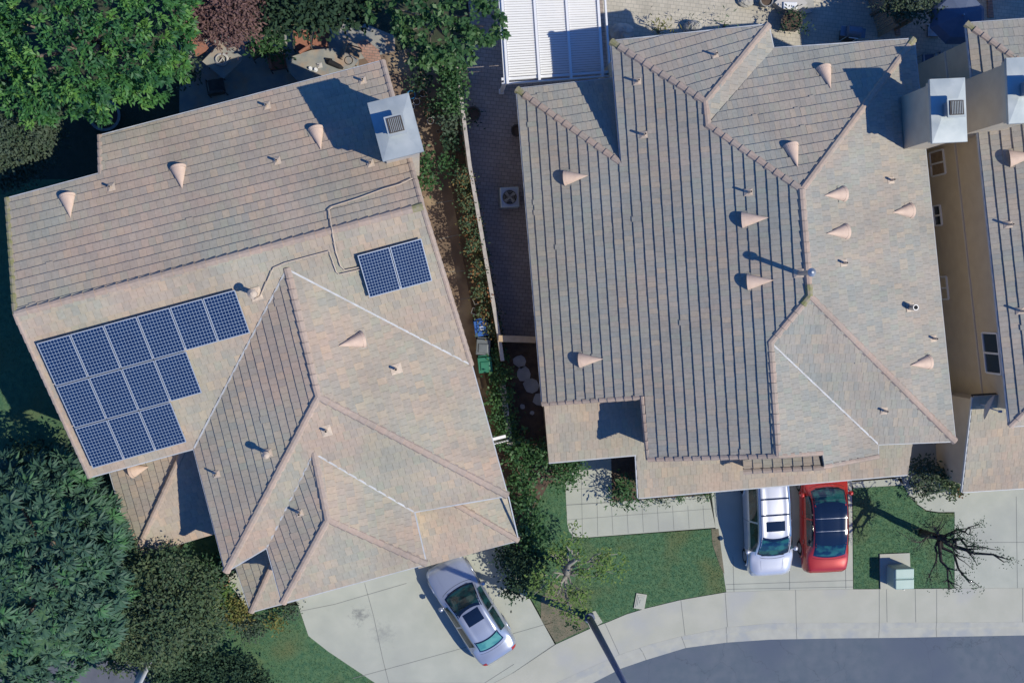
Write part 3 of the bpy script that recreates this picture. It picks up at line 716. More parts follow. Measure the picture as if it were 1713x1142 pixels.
side_in = [(700,1180),(800,1156),(860,1124),(930,1077),(987,1051),(1017,1040),(1048,1027),(1081,1017),(1139,1003),(1215,990),(1300,987),(1430,985),(1597,984),(1713,983),(2100,980)]
slab('pavement', side_in+[(2100,1038)]+gut_in[::-1][1:], .008, .18, 'concrete2',
     [[(1213,990),(1217,1048)],[(1331,986),(1332,1041)],[(1471,985),(1471,1040)],[(1483,985),(1484,1040)],[(1531,985),(1532,1040)],[(1567,985),(1567,1040)],[(1711,983),(1711,1040)],[(1139,1003),(1146,1062)],[(1012,1042),(1036,1094)]])
# the drive of house 1
slab('driveway', [(440,900),(498,1010),(516,1063),(549,1089),(628,1142),(720,1210),(800,1170),(800,1156),(860,1124),(928,1077),(858,950),(850,870),(700,840)], 0.0, .17, 'concrete_oil',
     [[(500,1022),(560,1010),(680,975)],[(610,975),(625,1030),(640,1100),(655,1160)],[(590,1134),(700,1104),(775,1083),(925,1040)],[(650,1142),(810,1142),(860,1110)],[(833,1142),(928,1077)]])
slab('driveway', [(1186,790),(1425,790),(1427,985),(1300,987),(1215,990),(1206,930),(1197,882)], 0.0, .17, 'concrete',
     [[(1215,977),(1427,970)],[(1215,985),(1427,981)],[(1226,930),(1228,989)],[(1320,850),(1321,986)],[(1413,850),(1415,984)]])
slab('driveway', [(1597,800),(2000,790),(2000,981),(1713,983),(1597,984)], 0.0, .17, 'concrete', [[(1597,907),(2000,905)],[(1700,830),(1702,983)]])
# paved walk of house 2, joints in a grid
wk = [(945,800),(988,755),(1022,755),(1024,838),(1186,828),(1197,882),(975,899),(960,897),(952,888),(949,875)]
jn = []
for i in range(10):
    x = 972+i*25.5
    jn.append([(x, 845 if x > 1022 else 775), (x+2.5, 897-(x-975)*.075)])
for y in (818, 843): jn.append([(947, y+1),(1022, y-4)])
jn += [[(949,869),(1196,850)],[(947,894-49.5),(1022,840)],[(1022,840),(1188,829+4)]]
jn = [[(x, min(y, 899)) for x, y in l] for l in jn]
slab('walkway', wk, 0.0, .17, 'concrete', jn, jw=.016)
slab('walkway', [(1425,806),(1500,800),(1512,811),(1428,816)], 0.0, .16, 'concrete', [[(1490,800),(1490,812)]])
slab('path', [(1505,780),(1615,780),(1612,822),(1597,822),(1597,856),(1570,856),(1550,853),(1535,843),(1522,830),(1512,812)], .004, .17, 'concrete')
slab('path', [(365,940),(400,940),(420,990),(430,1018),(418,1025),(395,990),(372,965)], .0, .16, 'concrete')
# lawns
lawns = {
 'a': [(325,880),(300,925),(330,960),(330,1060),(240,1075),(250,1142),(300,1200),(715,1210),(628,1142),(549,1089),(516,1063),(498,1012),(440,1020),(395,1000),(380,930),(372,885)],
 'b': [(918,808),(945,806),(949,875),(952,888),(960,898),(975,900),(1197,884),(1206,930),(1215,989),(1139,1002),(1081,1016),(1048,1026),(1017,1039),(987,1050),(930,1076),(860,950),(880,880)],
 'c': [(1427,816),(1512,812),(1522,831),(1535,845),(1550,855),(1570,858),(1597,858),(1597,983),(1428,984)],
 'd': [(-80,300),(60,300),(200,300),(200,420),(110,420),(200,800),(330,960),(330,1060),(240,1075),(230,1104),(120,1104),(-80,1150)]}
for k_, px in lawns.items(): slab('lawn', px, -.01, .16, 'grass')
M['blade'] = ramp_mat('grass_blades', [(.045,.125,.06),(.06,.15,.07),(.095,.165,.065),(.05,.135,.07)], translucent=.25)
def inside(x, y, poly):
    c = False; j = len(poly)-1
    for i in range(len(poly)):
        if (poly[i][1] > y) != (poly[j][1] > y) and x < (poly[j][0]-poly[i][0])*(y-poly[i][1])/(poly[j][1]-poly[i][1])+poly[i][0]: c = not c
        j = i
    return c
gb = MB()
for k_, dens in (('a', 420), ('b', 420), ('c', 420), ('d', 200)):
    poly = [P(x, y, 0)[:2] for x, y in lawns[k_]]; xs = [p[0] for p in poly]; ys = [p[1] for p in poly]
    area = (max(xs)-min(xs))*(max(ys)-min(ys))
    for _ in range(int(min(area*dens, 26000))):
        x = random.uniform(min(xs), max(xs)); y = random.uniform(min(ys), max(ys))
        if not inside(x, y, poly): continue
        a = random.uniform(0, 6.28); l = random.uniform(.025, .06); s_ = .010
        dx, dy = math.cos(a), math.sin(a)
        gb.add([(x-dy*s_, y+dx*s_, -.01), (x+dy*s_, y-dx*s_, -.01), (x+dx*l, y+dy*l, l*.6)], [(0,1,2)])
tag(gb.build('grass', 'blade'), kind='stuff')
# planting beds
slab('soil_bed', [(1022,755),(1070,755),(1072,832),(1186,822),(1186,828),(1024,839)], .002, .16, 'soil')
slab('soil_bed', [(925,975),(945,985),(960,1020),(985,1048),(930,1075),(905,1035),(905,1000)], .004, .16, 'earth')
slab('soil_bed', [(838,560),(960,560),(960,760),(945,806),(918,808),(880,880),(860,950),(850,870),(860,820),(846,720),(835,640)], -.005, .16, 'soil')
slab('soil_bed', [(1190,884),(1202,884),(1212,960),(1204,945),(1192,910)], .004, .16, 'earth')
# side yards
slab('side_path', [(600,100),(690,80),(760,150),(782,290),(834,575),(850,740),(840,880),(780,880),(600,500)], -.004, .16, 'brownpath',
     [[(735,400),(800,385)],[(745,455),(820,450)],[(730,340),(790,330)],[(770,500),(825,495)]])
slab('soil_bed', [(750,100),(770,150),(790,290),(836,575),(852,740),(868,830),(838,830),(826,700),(800,575),(772,420),(752,290),(738,190)], .004, .16, 'soil')
def brick_mat(name, c1, c2, mort, bw, bh, scale=1):
    m = bpy.data.materials.new(name); m.use_nodes = True; n = m.node_tree; L = n.links.new; bs = n.nodes['Principled BSDF']; bs.inputs['Roughness'].default_value = .9
    geo = n.nodes.new('ShaderNodeNewGeometry'); mp = n.nodes.new('ShaderNodeMapping'); mp.inputs['Rotation'].default_value = (0, 0, math.radians(5)); L(geo.outputs['Position'], mp.inputs[0])
    br = n.nodes.new('ShaderNodeTexBrick'); br.inputs['Scale'].default_value = 1; br.inputs['Brick Width'].default_value = bw; br.inputs['Row Height'].default_value = bh
    br.inputs['Mortar Size'].default_value = .012; br.inputs['Color1'].default_value = (*c1, 1); br.inputs['Color2'].default_value = (*c2, 1); br.inputs['Mortar'].default_value = (*mort, 1)
    L(mp.outputs[0], br.inputs[0]); no = n.nodes.new('ShaderNodeTexNoise'); no.inputs['Scale'].default_value = 1.3; no.inputs['Detail'].default_value = 6; L(geo.outputs['Position'], no.inputs[0])
    mr = n.nodes.new('ShaderNodeMapRange'); mr.inputs[3].default_value = .7; mr.inputs[4].default_value = 1.3; L(no.outputs['Fac'], mr.inputs[0])
    vm = n.nodes.new('ShaderNodeVectorMath'); vm.operation = 'SCALE'; L(br.outputs['Color'], vm.inputs[0]); L(mr.outputs[0], vm.inputs[3]); L(vm.outputs[0], bs.inputs['Base Color'])
    return m
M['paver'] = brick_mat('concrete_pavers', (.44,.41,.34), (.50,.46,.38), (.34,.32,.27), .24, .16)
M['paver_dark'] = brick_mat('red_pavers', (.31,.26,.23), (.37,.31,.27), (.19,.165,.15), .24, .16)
M['redbrick'] = brick_mat('red_brick', (.36,.20,.15), (.42,.26,.20), (.2,.16,.13), .22, .11)
slab('patio', [(1000,-60),(1860,-60),(1860,120),(1700,480),(1560,480),(1500,160),(1020,160)], -.004, .16, 'paver')
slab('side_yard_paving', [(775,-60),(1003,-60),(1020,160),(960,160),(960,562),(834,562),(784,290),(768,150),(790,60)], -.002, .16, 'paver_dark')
slab('side_yard_paving', [(1440,480),(1700,480),(1700,790),(1500,800),(1440,760)], -.006, .16, 'concrete')
# back garden of house 1
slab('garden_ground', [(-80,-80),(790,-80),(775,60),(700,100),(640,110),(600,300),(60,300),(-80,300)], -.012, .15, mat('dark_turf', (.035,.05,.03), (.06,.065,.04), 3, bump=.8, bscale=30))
slab('flagstone_patio', [(300,70),(420,40),(560,20),(660,60),(668,190),(560,240),(400,260),(300,200)], -.006, .15, 'stone')
slab('brick_edging', [(598,72),(612,66),(634,84),(640,110),(622,112),(606,92)], .006, .15, 'redbrick')
slab('street', [(120,1105),(262,1105),(262,1300),(-100,1300),(-100,1160)], -.003, .15, mat('old_asphalt', (.10,.11,.14), (.13,.14,.17), 2, bump=.4))

# ================================================================== FOLIAGE
M['leaf_bright'] = ramp_mat('bright_leaves', [(.028,.09,.045),(.040,.135,.055),(.06,.19,.06),(.09,.25,.065),(.15,.32,.07)], translucent=.3, rough=.5, spec=.35)
M['leaf_teal'] = ramp_mat('dark_teal_leaves', [(.045,.10,.075),(.055,.125,.085),(.07,.15,.10),(.085,.175,.105),(.08,.22,.085)], translucent=.25, rough=.55, spec=.3)
M['leaf_olive'] = ramp_mat('olive_leaves', [(.055,.095,.05),(.09,.14,.075),(.05,.10,.06),(.13,.17,.085),(.09,.13,.09)], translucent=.2)
M['leaf_mid'] = ramp_mat('green_leaves', [(.03,.085,.035),(.045,.12,.045),(.065,.155,.055),(.10,.20,.07)], translucent=.3, rough=.5, spec=.35)
M['leaf_grey'] = ramp_mat('grey_green_leaves', [(.07,.10,.07),(.10,.14,.10),(.05,.09,.055),(.12,.15,.09)], translucent=.2)
M['leaf_purple'] = ramp_mat('purple_leaves', [(.13,.075,.075),(.20,.12,.11),(.16,.10,.10),(.24,.16,.13)], translucent=.2)
M['leaf_yellow'] = ramp_mat('yellow_leaves', [(.18,.20,.06),(.26,.23,.08),(.12,.17,.05),(.30,.23,.10)], translucent=.25)
M['leaf_lime'] = ramp_mat('lime_leaves', [(.10,.20,.06),(.18,.29,.08),(.13,.23,.07),(.26,.32,.11)], translucent=.35)
M['leaf_dark'] = ramp_mat('dark_hedge_leaves', [(.025,.055,.03),(.04,.08,.045),(.03,.065,.04),(.06,.10,.05)], translucent=.15)
M['leaf_red'] = ramp_mat('russet_leaves', [(.30,.13,.06),(.22,.12,.06),(.14,.15,.06),(.34,.20,.09)], translucent=.2)
def leaf_mesh(name, pos, dirs, L_, W_, m, parent=None, droop=.25, rnd=None, fold=.12, mats=None, mi=None):
    pos = np.asarray(pos, float); dirs = np.asarray(dirs, float); n = len(pos)
    dirs = dirs/np.linalg.norm(dirs, axis=1, keepdims=True)
    L_ = np.broadcast_to(np.asarray(L_, float), (n,))[:, None]; W_ = np.broadcast_to(np.asarray(W_, float), (n,))[:, None]
    up = np.tile([0, 0, 1.0], (n, 1))+rng.normal(0, .35, (n, 3)); s = np.cross(dirs, up); s /= np.linalg.norm(s, axis=1, keepdims=True)+1e-9
    nn = np.cross(s, dirs); z = np.array([0, 0, 1.0])
    b0 = pos; md = pos+dirs*L_*.55+nn*L_*fold; tip = pos+dirs*L_-z*L_*droop
    v = np.stack([b0, md-s*W_/2-nn*W_*.15, tip, md+s*W_/2-nn*W_*.15], 1).reshape(-1, 3)
    me = bpy.data.meshes.new(name); me.vertices.add(4*n); me.vertices.foreach_set('co', v.ravel())
    me.loops.add(4*n); me.loops.foreach_set('vertex_index', np.arange(4*n)); me.polygons.add(n)
    me.polygons.foreach_set('loop_start', np.arange(0, 4*n, 4)); me.polygons.foreach_set('loop_total', np.full(n, 4))
    for mm in (m if isinstance(m, (list, tuple)) else [m]): me.materials.append(M[mm])
    if isinstance(m, list) and mi is None: mi = (rng.random(n) < .3).astype(np.int32)
    if mi is not None: me.polygons.foreach_set('material_index', mi)
    me.update(); me.validate()
    at = me.attributes.new('rnd', 'FLOAT', 'FACE'); at.data.foreach_set('value', (rng.random(n) if rnd is None else np.clip(rnd, 0, 1)).astype(np.float32))
    o = bpy.data.objects.new(name, me); COL.objects.link(o)
    if parent is not None: o.parent = parent; o.matrix_parent_inverse = parent.matrix_basis.inverted()
    return o
def crown(blobs, dens, nl, L_, W_, spread=(.15, .9), style='rosette', inner=.25, low=-.25):
    """leaf clumps over a union of uneven blobs; returns arrays pos, dir, L, W, rnd"""
    Pp, Dd, Ls, Ws, Rr = [], [], [], [], []
    for (c, r) in blobs:
        c = np.array(c); r = np.array(r if hasattr(r, '__len__') else (r, r, r*.8)); k = max(4, int(dens*4*r[0]*r[1]))
        ph = rng.random(6)*6.28
        for _ in range(k):
            while True:
                d = rng.normal(size=3); d /= np.linalg.norm(d)
                if d[2] > low: break
            az = math.atan2(d[1], d[0]); lump = 1+.13*math.sin(3*az+ph[0])+.09*math.sin(5*az+ph[1])+.10*math.sin(6*d[2]+ph[2])
            rr = lump*(1-inner*rng.random()**2*1.2)
            p = c+d*r*rr
            # skip clumps deep inside a neighbouring blob
            if any(np.sum(((p-np.array(c2))/(np.array(r2 if hasattr(r2, '__len__') else (r2, r2, r2*.8))*.78))**2) < 1 for c2, r2 in blobs if c2 is not c and not np.allclose(c2, c)): continue
            ax = d+np.array([0, 0, .7])+rng.normal(0, .2, 3); ax /= np.linalg.norm(ax)
            a = np.cross(ax, [1, .3, .2]); a /= np.linalg.norm(a); bb = np.cross(ax, a)
            base = rng.random()**1.3*.8; sc_ = rng.uniform(.75, 1.25); m_ = int(nl*rng.uniform(.7, 1.2)); t0 = rng.random()*6.28
            for i in range(m_):
                t = t0+2.4*i; e = rng.uniform(*spread)
                dd = ax*e+(a*math.cos(t)+bb*math.sin(t))*(1.05-e*.6)
                off = dd*L_*.08 if style == 'rosette' else (rng.normal(0, L_*.3, 3) if style == 'tuft' else rng.normal(0, L_*1.1, 3))
                Pp.append(p+off); Dd.append(dd); Ls.append(L_*sc_*rng.uniform(.75, 1.15)); Ws.append(W_*sc_); Rr.append(base+.12*rng.random()+(.25*e if style != 'loose' else .1))
    return np.array(Pp), np.array(Dd), np.array(Ls), np.array(Ws), np.array(Rr)
def limb_pts(a, b, n=5, wob=.12):
    a, b = Vector(a), Vector(b); pts = []
    for i in range(n+1):
        t = i/n; p = a.lerp(b, t)
        if 0 < i < n: p += Vector((random.uniform(-wob, wob), random.uniform(-wob, wob), random.uniform(-wob, wob)*.5))
        pts.append(p)
    return pts
def tree(name, base, blobs_px, label, cat, leafm, nl=12, L_=.42, W_=.13, dens=5, style='rosette', trunk_r=.2, bark='bark', droop=.25, group=None, spread=(.15,.9), inner=.25):
    """blobs_px: (px, py, z, radius_m[, rz])"""
    bx_ = P(*base, 0); root = empty(name, bx_, label=label, cat=cat, group=group); blobs = []
    for q in blobs_px:
        c = P(q[0], q[1], q[2]); rz = q[4] if len(q) > 4 else q[3]*.75
        blobs.append((tuple(c), (q[3], q[3], rz)))
    A = crown(blobs, dens*(1.9 if style == 'loose' else 1.0), nl, L_*(1.1 if style == 'loose' else 1), W_*(1.3 if style == 'loose' else 1), spread, style, inner)
    leaf_mesh('crown', A[0], A[1], A[2], A[3], leafm, root, droop, A[4])
    if trunk_r:
        t = MB(); top = sum((Vector(c) for c, r in blobs), Vector())/len(blobs); fork = bx_.lerp(top, .45); fork.z = max(.4, top.z*.45)
        t.tube(limb_pts(bx_, fork, 4, trunk_r*.3), [trunk_r*(1.25-.1*i) for i in range(5)], 10)
        for c, r in blobs: t.tube(limb_pts(fork, c, 4, r[0]*.08), [trunk_r*.6, trunk_r*.45, trunk_r*.33, trunk_r*.22, trunk_r*.1], 7)
        t.build('trunk', bark, root, smooth=True)
    return root
def shrub(name, px, z, r, label, leafm, cat='shrub', dens=22, nl=9, L_=.16, W_=.06, rz=None, group=None, style='loose', blobs=None, droop=.1, stem=True):
    bl = blobs or [(px[0], px[1], z, r, rz or r*.8)]
    c0 = P(px[0], px[1], z); bx_ = Vector((c0.x, c0.y, 0)); root = empty(name, bx_, label=label, cat=cat, group=group); bb = []
    for q in bl: bb.append((tuple(P(q[0], q[1], q[2])), (q[3], q[3], q[4] if len(q) > 4 else q[3]*.8)))
    A = crown(bb, dens*2.6, nl, L_*1.15, W_*1.3, (0, 1), style, .5, -.1)
    leaf_mesh('foliage', A[0], A[1], A[2], A[3], leafm, root, droop, A[4])
    if stem and name != 'hedge':
        t = MB()
        for c, r_ in bb:
            for i in range(3): t.tube([(c[0]+random.uniform(-.06,.06), c[1]+random.uniform(-.06,.06), 0), (c[0]+random.uniform(-.5,.5)*r_[0], c[1]+random.uniform(-.5,.5)*r_[0], c[2]+r_[2]*.3)], [.03, .012], 5)
        t.build('stem', 'bark', root)
    return root

tree('tree', (150,80), [(40,40,6.0,1.9),(120,70,6.8,2.1),(200,30,7.0,2.1),(250,80,6.2,1.35),(70,120,5.4,1.6),(170,110,5.8,1.7),(268,25,6.2,1.25),(225,120,5.0,1.1),(10,100,5.4,1.5),(110,5,6.5,2.0),(290,112,4.0,.5)],
     'largest bright green tree, filling the top left corner', 'tree', 'leaf_bright', nl=28, L_=.235, W_=.08, dens=12, style='tuft', spread=(0,1.1), trunk_r=.28, droop=.22, group='garden trees')
tree('tree', (30,230), [(25,190,3.4,1.2),(65,200,3.0,.7),(15,245,3.0,1.1),(50,265,2.4,.7),(80,175,3.0,.6),(55,230,3.0,.8),(10,290,2.4,.5)], 'blue-green bushy tree with orange tufts at the left edge, below the bright green tree', 'tree', 'leaf_grey',
     nl=26, L_=.14, W_=.06, dens=17, style='loose', trunk_r=.1, group='garden trees')
tree('tree', (365,20), [(345,10,4.0,1.0),(380,15,4.2,1.0),(400,40,3.6,.5),(335,35,3.6,.5)], 'purple-leaved tree at the top, beside the flagstone patio', 'tree', 'leaf_purple', nl=26, L_=.16, W_=.05, dens=22, style='loose', trunk_r=.09, group='garden trees')
tree('tree', (520,10), [(445,5,3.4,.8),(500,-8,4.0,1.1),(555,-5,3.8,1.0),(590,8,3.2,.7),(475,25,2.4,.55),(535,25,2.4,.5)], 'dark green tree at the top, casting the patio of the solar-panel house in shade', 'tree', 'leaf_dark', nl=20, L_=.20, W_=.08, dens=14, style='loose', trunk_r=.12, group='garden trees')
tree('tree', (720,40), [(650,5,4.6,.8),(700,20,5.0,1.1),(750,40,5.0,1.3),(790,20,4.6,1.1),(720,70,4.4,1.0),(762,75,3.8,.7),(690,50,4.2,.45),(810,45,4.2,.6)], 'mid green tree with round leaf rosettes, left of the white patio cover', 'tree', 'leaf_mid',
     nl=16, L_=.24, W_=.13, dens=10, style='tuft', trunk_r=.16, droop=.15, group='garden trees')
tree('tree', (70,960), [(25,812,3.2,1.1),(100,830,3.6,1.4),(150,870,3.4,1.1),(40,880,4.4,1.8),(120,940,4.8,1.9),(50,1000,4.6,1.9),(150,1000,4.0,1.4),(90,1070,4.0,1.6),(20,1080,3.6,1.5),(165,1060,4.4,.8),(170,930,3.0,1.0),(10,940,4.2,1.3)],
     'big dark teal tree filling the lower left corner', 'tree', 'leaf_teal', nl=24, L_=.40, W_=.085, dens=10, trunk_r=.3, droop=.5, spread=(-.1,.9), group='garden trees')
tree('tree', (280,1020), [(235,975,3.2,.9),(290,960,3.2,.8),(330,985,3.0,.8),(220,1030,3.2,1.0),(280,1030,3.6,1.1),(340,1040,3.0,.8),(210,1080,2.8,.8),(270,1075,2.8,.8),(240,940,2.8,.5)],
     'olive bushy tree between the dark teal tree and the porch', 'tree', 'leaf_olive', nl=26, L_=.16, W_=.06, dens=13, style='loose', trunk_r=.12, group='garden trees')
shrub('hedge', (340,1110), .9, .9, 'dark clipped hedge beside the white lamp post at the bottom', 'leaf_dark', 'hedge', dens=26, L_=.12, W_=.06,
      blobs=[(275,1115,.8,.8),(315,1095,.9,.9),(350,1120,.9,.9),(395,1130,.8,.8),(430,1150,.8,.7),(300,1145,.9,.9),(360,1155,.9,.9)])
shrub('shrub', (80,768), 1.6, 1.0, 'dark shrub in the shade left of the solar array', 'leaf_dark', dens=18, blobs=[(45,760,1.0,.45),(100,778,1.0,.5),(20,772,1.0,.5),(75,772,1.1,.5)], group='garden shrubs')
shrub('shrub', (160,800), 1.2, .8, 'grey-green shrub below the bottom left corner of the solar roof', 'leaf_grey', dens=18, blobs=[(120,775,1.8,.6),(155,805,1.6,.7),(115,800,1.5,.6)], group='garden shrubs')
for px, z, r, lb, lm in (((372,945),.7,.55,'green shrub tucked beside the porch corner',"leaf_mid"),((365,985),.6,.5,'pale olive shrub beside the side path','leaf_lime'),
        ((395,1020),.6,.55,'yellow-green shrub at the foot of the small side roof','leaf_yellow'),((420,1045),.5,.5,'grey-green shrub below the small side roof','leaf_grey'),
        ((457,1040),.35,.3,'small yellow plant at the lawn edge by the drive','leaf_yellow'),((485,1022),.3,.3,'low grey plant under the garage eave','leaf_grey'),
        ((345,955),.8,.5,'small dark shrub at the edge of the olive tree','leaf_dark')):
    shrub('shrub', px, z, r, lb, lm, dens=26, L_=.13, W_=.05, group='garden shrubs')
# hedge between house 1 and the block wall
hb = [((752,105),1.7,.55,'leaf_mid','tall green shrub at the top of the hedge row'),((757,140),1.6,.45,'leaf_mid','second tall green shrub of the hedge row, by the bench'),((700,135),.8,.32,'leaf_dark','dark shrub in the passage right of the roof corner'),
      ((722,178),.7,.28,'leaf_dark','dark low shrub above the stacked pots'),((756,172),1.5,.42,'leaf_mid','green shrub of the hedge row level with the blue tub'),((758,205),1.3,.38,'leaf_grey','grey-green shrub of the hedge row level with the chimney'),
      ((753,240),.9,.30,'leaf_dark','dark shrub of the hedge row below the white ring pots'),((709,272),.6,.30,'leaf_mid','broad-leaved plant at the foot of the chimney'),((716,300),.6,.28,'leaf_mid','bright plant against the east wall of the solar-panel house'),
      ((748,275),.8,.28,'leaf_mid','green shrub of the hedge row left of the cooling unit')]
for px, z, r, lm, lb in hb: shrub('shrub', px, z, r, lb, lm, dens=20, nl=10, L_=.15, W_=.07, group='garden shrubs')
hx = [(775,300,.8),(782,340,.8),(788,375,.8),(795,410,.8),(802,450,.75),(808,485,.7),(815,520,.6),(820,550,.5)]
shrub('hedge', (795,410), .8, .4, 'narrow green and russet hedge along the white-topped block wall', ['leaf_olive', 'leaf_red'], 'hedge', dens=30, nl=10, L_=.10, W_=.05, blobs=[(x, y, z+.25, .36, .6) for x, y, z in hx]+[(x+6, y+18, z*.8, .3, .4) for x, y, z in hx])
shrub('hedge', (840,650), .8, .4, 'green hedge behind the three wheelie bins', 'leaf_mid', 'hedge', dens=30, nl=10, L_=.12, W_=.06, blobs=[(830,595,.7,.32),(835,630,.8,.4),(838,665,.8,.42),(842,700,.8,.42),(846,730,.7,.4)])
shrub('hedge', (880,850), .9, .5, 'lush hedge between the two front gardens', 'leaf_mid', 'hedge', dens=22, nl=10, L_=.17, W_=.08, blobs=[(868,760,0.72,0.40),(872,800,0.72,0.44),(878,840,0.72,0.44),(886,880,0.72,0.40),(862,735,0.64,0.32),(893,905,0.64,0.36)])
shrub('hedge', (870,950), .9, .5, 'dark hedge beside the silver car, under the pale street tree', 'leaf_dark', 'hedge', dens=26, nl=10, L_=.13, W_=.06, blobs=[(850,940,0.72,0.44),(870,965,0.72,0.48),(895,940,0.72,0.48),(860,985,0.56,0.36),(900,970,0.56,0.32),(850,915,0.64,0.36)])
shrub('shrub', (902,765), .8, .55, 'leafy bush below the corner of the wide roof', 'leaf_mid', dens=20, group='garden shrubs')
shrub('shrub', (948,785), .8, .62, 'round green shrub at the head of the tiled walk', 'leaf_mid', dens=24, L_=.14, group='garden shrubs')
shrub('shrub', (1046,822), .5, .42, 'leafy green shrub in the dark planting bed beside the walk', 'leaf_mid', dens=28, L_=.2, W_=.05, group='garden shrubs')
for i, x in enumerate((1085,1110,1140,1165,1185)):
    shrub('low_plant', (x, 838-(x-1085)*.12), .15, .16, ('first low plant in the narrow front bed, nearest the dark planting bed','second low plant in the narrow front bed, counted from the dark planting bed','middle low plant in the narrow front bed under the eave','fourth low plant in the narrow front bed, counted from the dark planting bed','last low plant in the narrow front bed, nearest the white people carrier')[i], 'leaf_grey' if i % 2 else 'leaf_mid', 'plant', dens=40, L_=.09, W_=.04, group='low plants in the narrow front bed', stem=False)
shrub('shrub', (1560,800), .6, .5, 'pale lavender-grey shrub beside the curved path', 'leaf_grey', dens=26, blobs=[(1545,790,.6,.5),(1548,815,.5,.35)], group='garden shrubs')
shrub('shrub', (1588,805), .5, .4, 'dark brown-green shrub beside the curved path', 'leaf_olive', dens=26, blobs=[(1580,798,.5,.4),(1592,812,.4,.35)], group='garden shrubs')
shrub('shrub', (1602,820), .25, .16, 'tiny red plant at the corner of the right garage roof', 'leaf_red', dens=50, L_=.09, group='garden shrubs')
shrub('shrub', (1530,8), 2.0, .55, 'pale green shrub at the top, in front of the shaded umbrella', 'leaf_grey', dens=26, blobs=[(1490,5,2.0,.35),(1520,12,2.0,.5),(1550,8,2.0,.5)], group='garden shrubs')
shrub('shrub', (457,60), 1.0, .7, 'light green shrub right of the flagstone table', 'leaf_mid', dens=24, blobs=[(440,60,1.2,.6),(455,75,1.0,.5)], group='garden shrubs')
shrub('shrub', (315,118), .8, .45, 'small grey-green shrub below the rust bench', 'leaf_grey', dens=26, blobs=[(295,120,.9,.45),(318,118,.8,.3)], group='garden shrubs')
shrub('low_plant', (1105,50), .4, .3, 'yellow spiky plant at the roof edge on the sunny patio', 'leaf_yellow', 'plant', dens=14, L_=.2, W_=.03)
shrub('low_plant', (1215,40), .4, .25, 'wispy green plant at the roof edge on the sunny patio', 'leaf_mid', 'plant', dens=7, L_=.18, W_=.025)
shrub('low_plant', (1155,38), .5, .2, 'dark leafless-looking plant beside the white boulder', 'leaf_dark', 'plant', dens=8, L_=.18, W_=.025)

# street trees: bare limbs with few leaves
def street_tree(base, tips, label, m, leafm, trunk_r, fork_px, fz, tuft=14, tl=.14, group='street trees', sub=3, hide=0):
    bx_ = P(*base, 0); root = empty('tree', bx_, label=label, cat='tree', group=group); t = MB(); fork = P(*fork_px, fz); LP, LD = [], []
    t.tube(limb_pts(bx_, fork, 4, .05), [trunk_r*1.3, trunk_r*1.1, trunk_r, trunk_r*.95, trunk_r*.85], 10)
    for (x, y, z, rr) in tips:
        e = P(x, y, z); pts = limb_pts(fork, e, 5, .14); t.tube(pts, [rr*trunk_r*(1-.16*i) for i in range(6)], 8)
        for _ in range(sub):
            k = random.choice((2, 3, 4)); a = pts[k]; d = (pts[k+1]-pts[k-1]).normalized()
            q = a+d*random.uniform(.25, .6)+Vector((random.uniform(-.45,.45), random.uniform(-.45,.45), random.uniform(0,.35)))
            sp_ = limb_pts(a, q, 3, .05); t.tube(sp_, [rr*trunk_r*.4, rr*trunk_r*.3, rr*trunk_r*.2, rr*trunk_r*.1], 5)
            for _ in range(tuft):
                LP.append(q+Vector((random.gauss(0,.12), random.gauss(0,.12), random.gauss(0,.07)))); LD.append((random.gauss(0,1), random.gauss(0,1), random.gauss(.2,.5)))
        for _ in range(tuft):
            LP.append(e+Vector((random.gauss(0,.2), random.gauss(0,.2), random.gauss(0,.1)))); LD.append((random.gauss(0,1), random.gauss(0,1), random.gauss(.2,.5)))
    t.build('trunk', m, root, smooth=True); leaf_mesh('crown', [tuple(p) for p in LP], LD, tl, tl*.45, leafm, root, .2)
street_tree((945,940), [(966,925,3.6,.9),(1005,925,3.2,.4),(1033,926,3.0,.3),(928,930,3.0,.35),(905,982,3.0,.3),(950,1020,3.0,.4),(935,990,3.0,.5),(1000,960,2.9,.25),(975,1005,2.8,.3),(1030,960,2.8,.15),(948,905,3.2,.35),(900,960,3.0,.2),(960,1035,2.6,.2)],
    'pale-barked sparse street tree with lime leaves, left of the green lawn', 'palebark', 'leaf_lime', .17, (948,960), 2.3, tuft=20, tl=.15, sub=4)
street_tree((1543,892), [(1600,912,3.6,1.10),(1637,877,3.9,0.51),(1680,940,4.2,0.72),(1590,985,3.6,0.65),(1622,975,3.7,0.58),(1556,972,3.2,0.43),(1560,880,3.4,0.43),(1520,905,3.0,0.36),(1650,915,4.0,0.58),(1610,890,3.6,0.43),(1535,870,2.8,0.29)],
    'dark bare street tree casting its shadow on the lawn beside the red car', 'darkbark', 'leaf_dark', .15, (1572,899), 2.4, tuft=16, tl=.085, sub=6)
